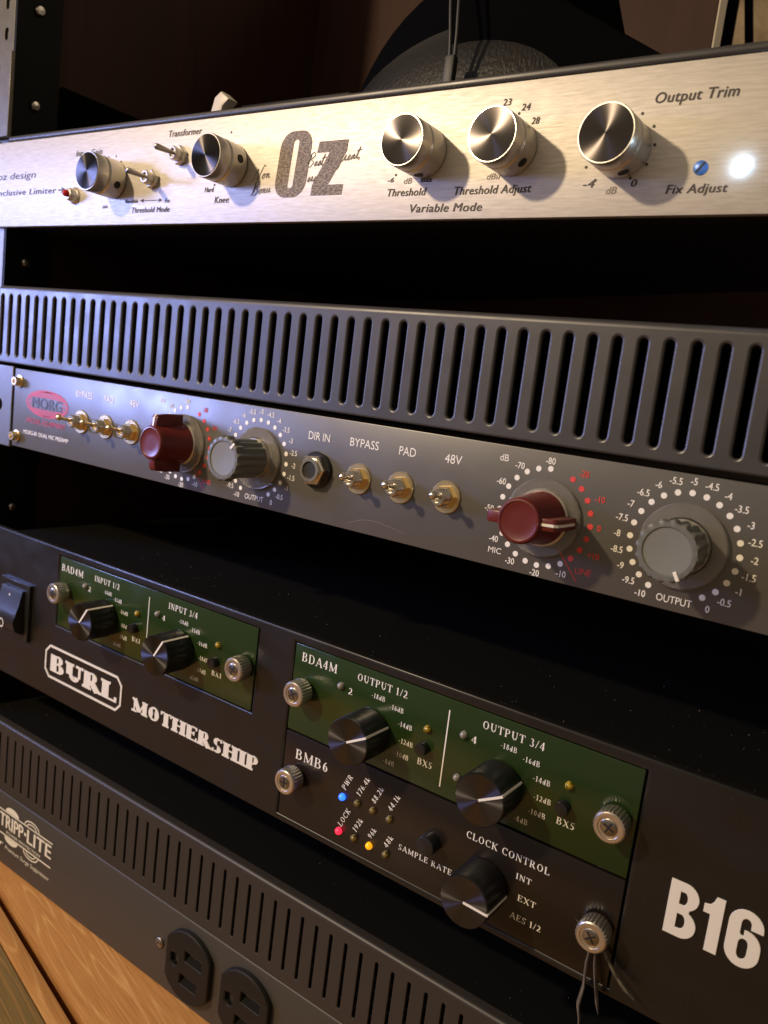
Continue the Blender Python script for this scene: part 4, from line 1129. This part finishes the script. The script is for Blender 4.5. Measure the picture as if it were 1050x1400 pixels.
def outlet(x):
    hs = [rect(-2.6, 10.6, 2.2, 9.2), rect(-5.0, 8.2, -11.0, -4.0), [(-12.4, -2.0), (-8.6, -4.0), (-5.6, -2.0), (-5.6, 3.6), (-8.6, 4.8), (-12.4, 3.6)]]
    vs, fs = flatplate(outlet_outline(17.4, 14.4), hs, 5.4, 0.8, 'outlet')
    ol = MB().add(vs, fs).build('outlet', M['strip_black'], st, Vector((x, -2.9, -274.4)) - SO, smooth=45)
    MB().box(-12.5, 9, 4.9, 5.2, -12, 12).build('slot_back', M['slot_dark'], ol)
    wd = MB()
    for x0, x1, z0, z1 in ((-1.7, 9.7, 3.2, 8.2), (-4.1, 7.3, -10.0, -5.0)):   # sloping floor of each slot
        wd.add([(x0, 0.5, z0 - .3), (x1, 0.5, z0 - .3), (x1, 4.4, z1 - 1.2), (x0, 4.4, z1 - 1.2)], [(0, 1, 2, 3)])
    wd.build('slot_ramp', M['ramp'], ol)
M['ramp'] = mat('worn_slot_ramp', (0.012, 0.011, 0.010), 0.8, spec=0.05)
M['strip_black'] = mat('matt_black_outlet_plastic', (0.011, 0.010, 0.009), 0.55, 0.0, spec=0.3, bump=((1300, 1300, 1300), 0.2, 0.06))
for x in (-83.6, -45.6): outlet(x)
put('panel_screw', MB().lathe([(2.6, 0), (2.6, 0.9), (2.0, 1.5), (0.9, 1.7), (0.5, 1.0), (0.02, 1.0)], 20, cap1=False).mesh('panel_screw', M['dark_metal'], 40), st, Vector((-106.0, 0, -273.2)) - SO)

# dust specks on the black tops and panels
dm = MB()
rnd = random.Random(3)
def fleck(p, r):
    a = rnd.random() * PI
    c, q = math.cos(a) * r, math.sin(a) * r
    x, y, z = p
    dm.add([(x - c, y - q, z), (x + q * .5, y - c * .5, z), (x + c, y + q, z), (x - q * .5, y + c * .5, z), (x, y, z + r * .5)], [(0, 1, 4), (1, 2, 4), (2, 3, 4), (3, 0, 4)])
for _ in range(130):
    fleck((rnd.uniform(-260, 150), rnd.uniform(8, 90), -93.55), rnd.uniform(.10, .26))
for _ in range(60):
    fleck((rnd.uniform(-278, 100), rnd.uniform(4, 58), -208.95), rnd.uniform(.10, .24))
for _ in range(60):
    fleck((rnd.uniform(-260, 150), rnd.uniform(1, 4), -92.0), rnd.uniform(.08, .15))
def vfleck(x, z, y, r):
    a = rnd.random() * PI
    c, q = math.cos(a) * r, math.sin(a) * r
    dm.add([(x - c, y, z - q), (x + q * .5, y, z - c * .5), (x + c, y, z + q), (x - q * .5, y, z + c * .5), (x, y - r * .5, z)], [(0, 1, 4), (1, 2, 4), (2, 3, 4), (3, 0, 4)])
for _ in range(110):
    vfleck(rnd.uniform(112.5, 165), rnd.uniform(-174, -95), -0.01, rnd.uniform(.05, .11))
for _ in range(120):
    vfleck(rnd.uniform(-270, -44), rnd.uniform(-174, -138), -0.01, rnd.uniform(.05, .12))
for _ in range(90):
    vfleck(rnd.uniform(-39, 109), rnd.uniform(-133, -98), 0.29, rnd.uniform(.04, .09))
for _ in range(60):
    vfleck(rnd.uniform(-39, 109), rnd.uniform(-173, -138), 0.29, rnd.uniform(.04, .09))
for _ in range(140):
    vfleck(rnd.uniform(-270, 0), rnd.uniform(-290, -253), -0.01, rnd.uniform(.04, .10))
for _ in range(90):
    vfleck(rnd.uniform(-260, 150), rnd.uniform(-42, -2), -0.01, rnd.uniform(.04, .09))
o = dm.build('dust', M['dust'])
o['kind'] = 'stuff'; o['label'] = 'fine pale dust specks on the black unit tops'; o['category'] = 'dust'
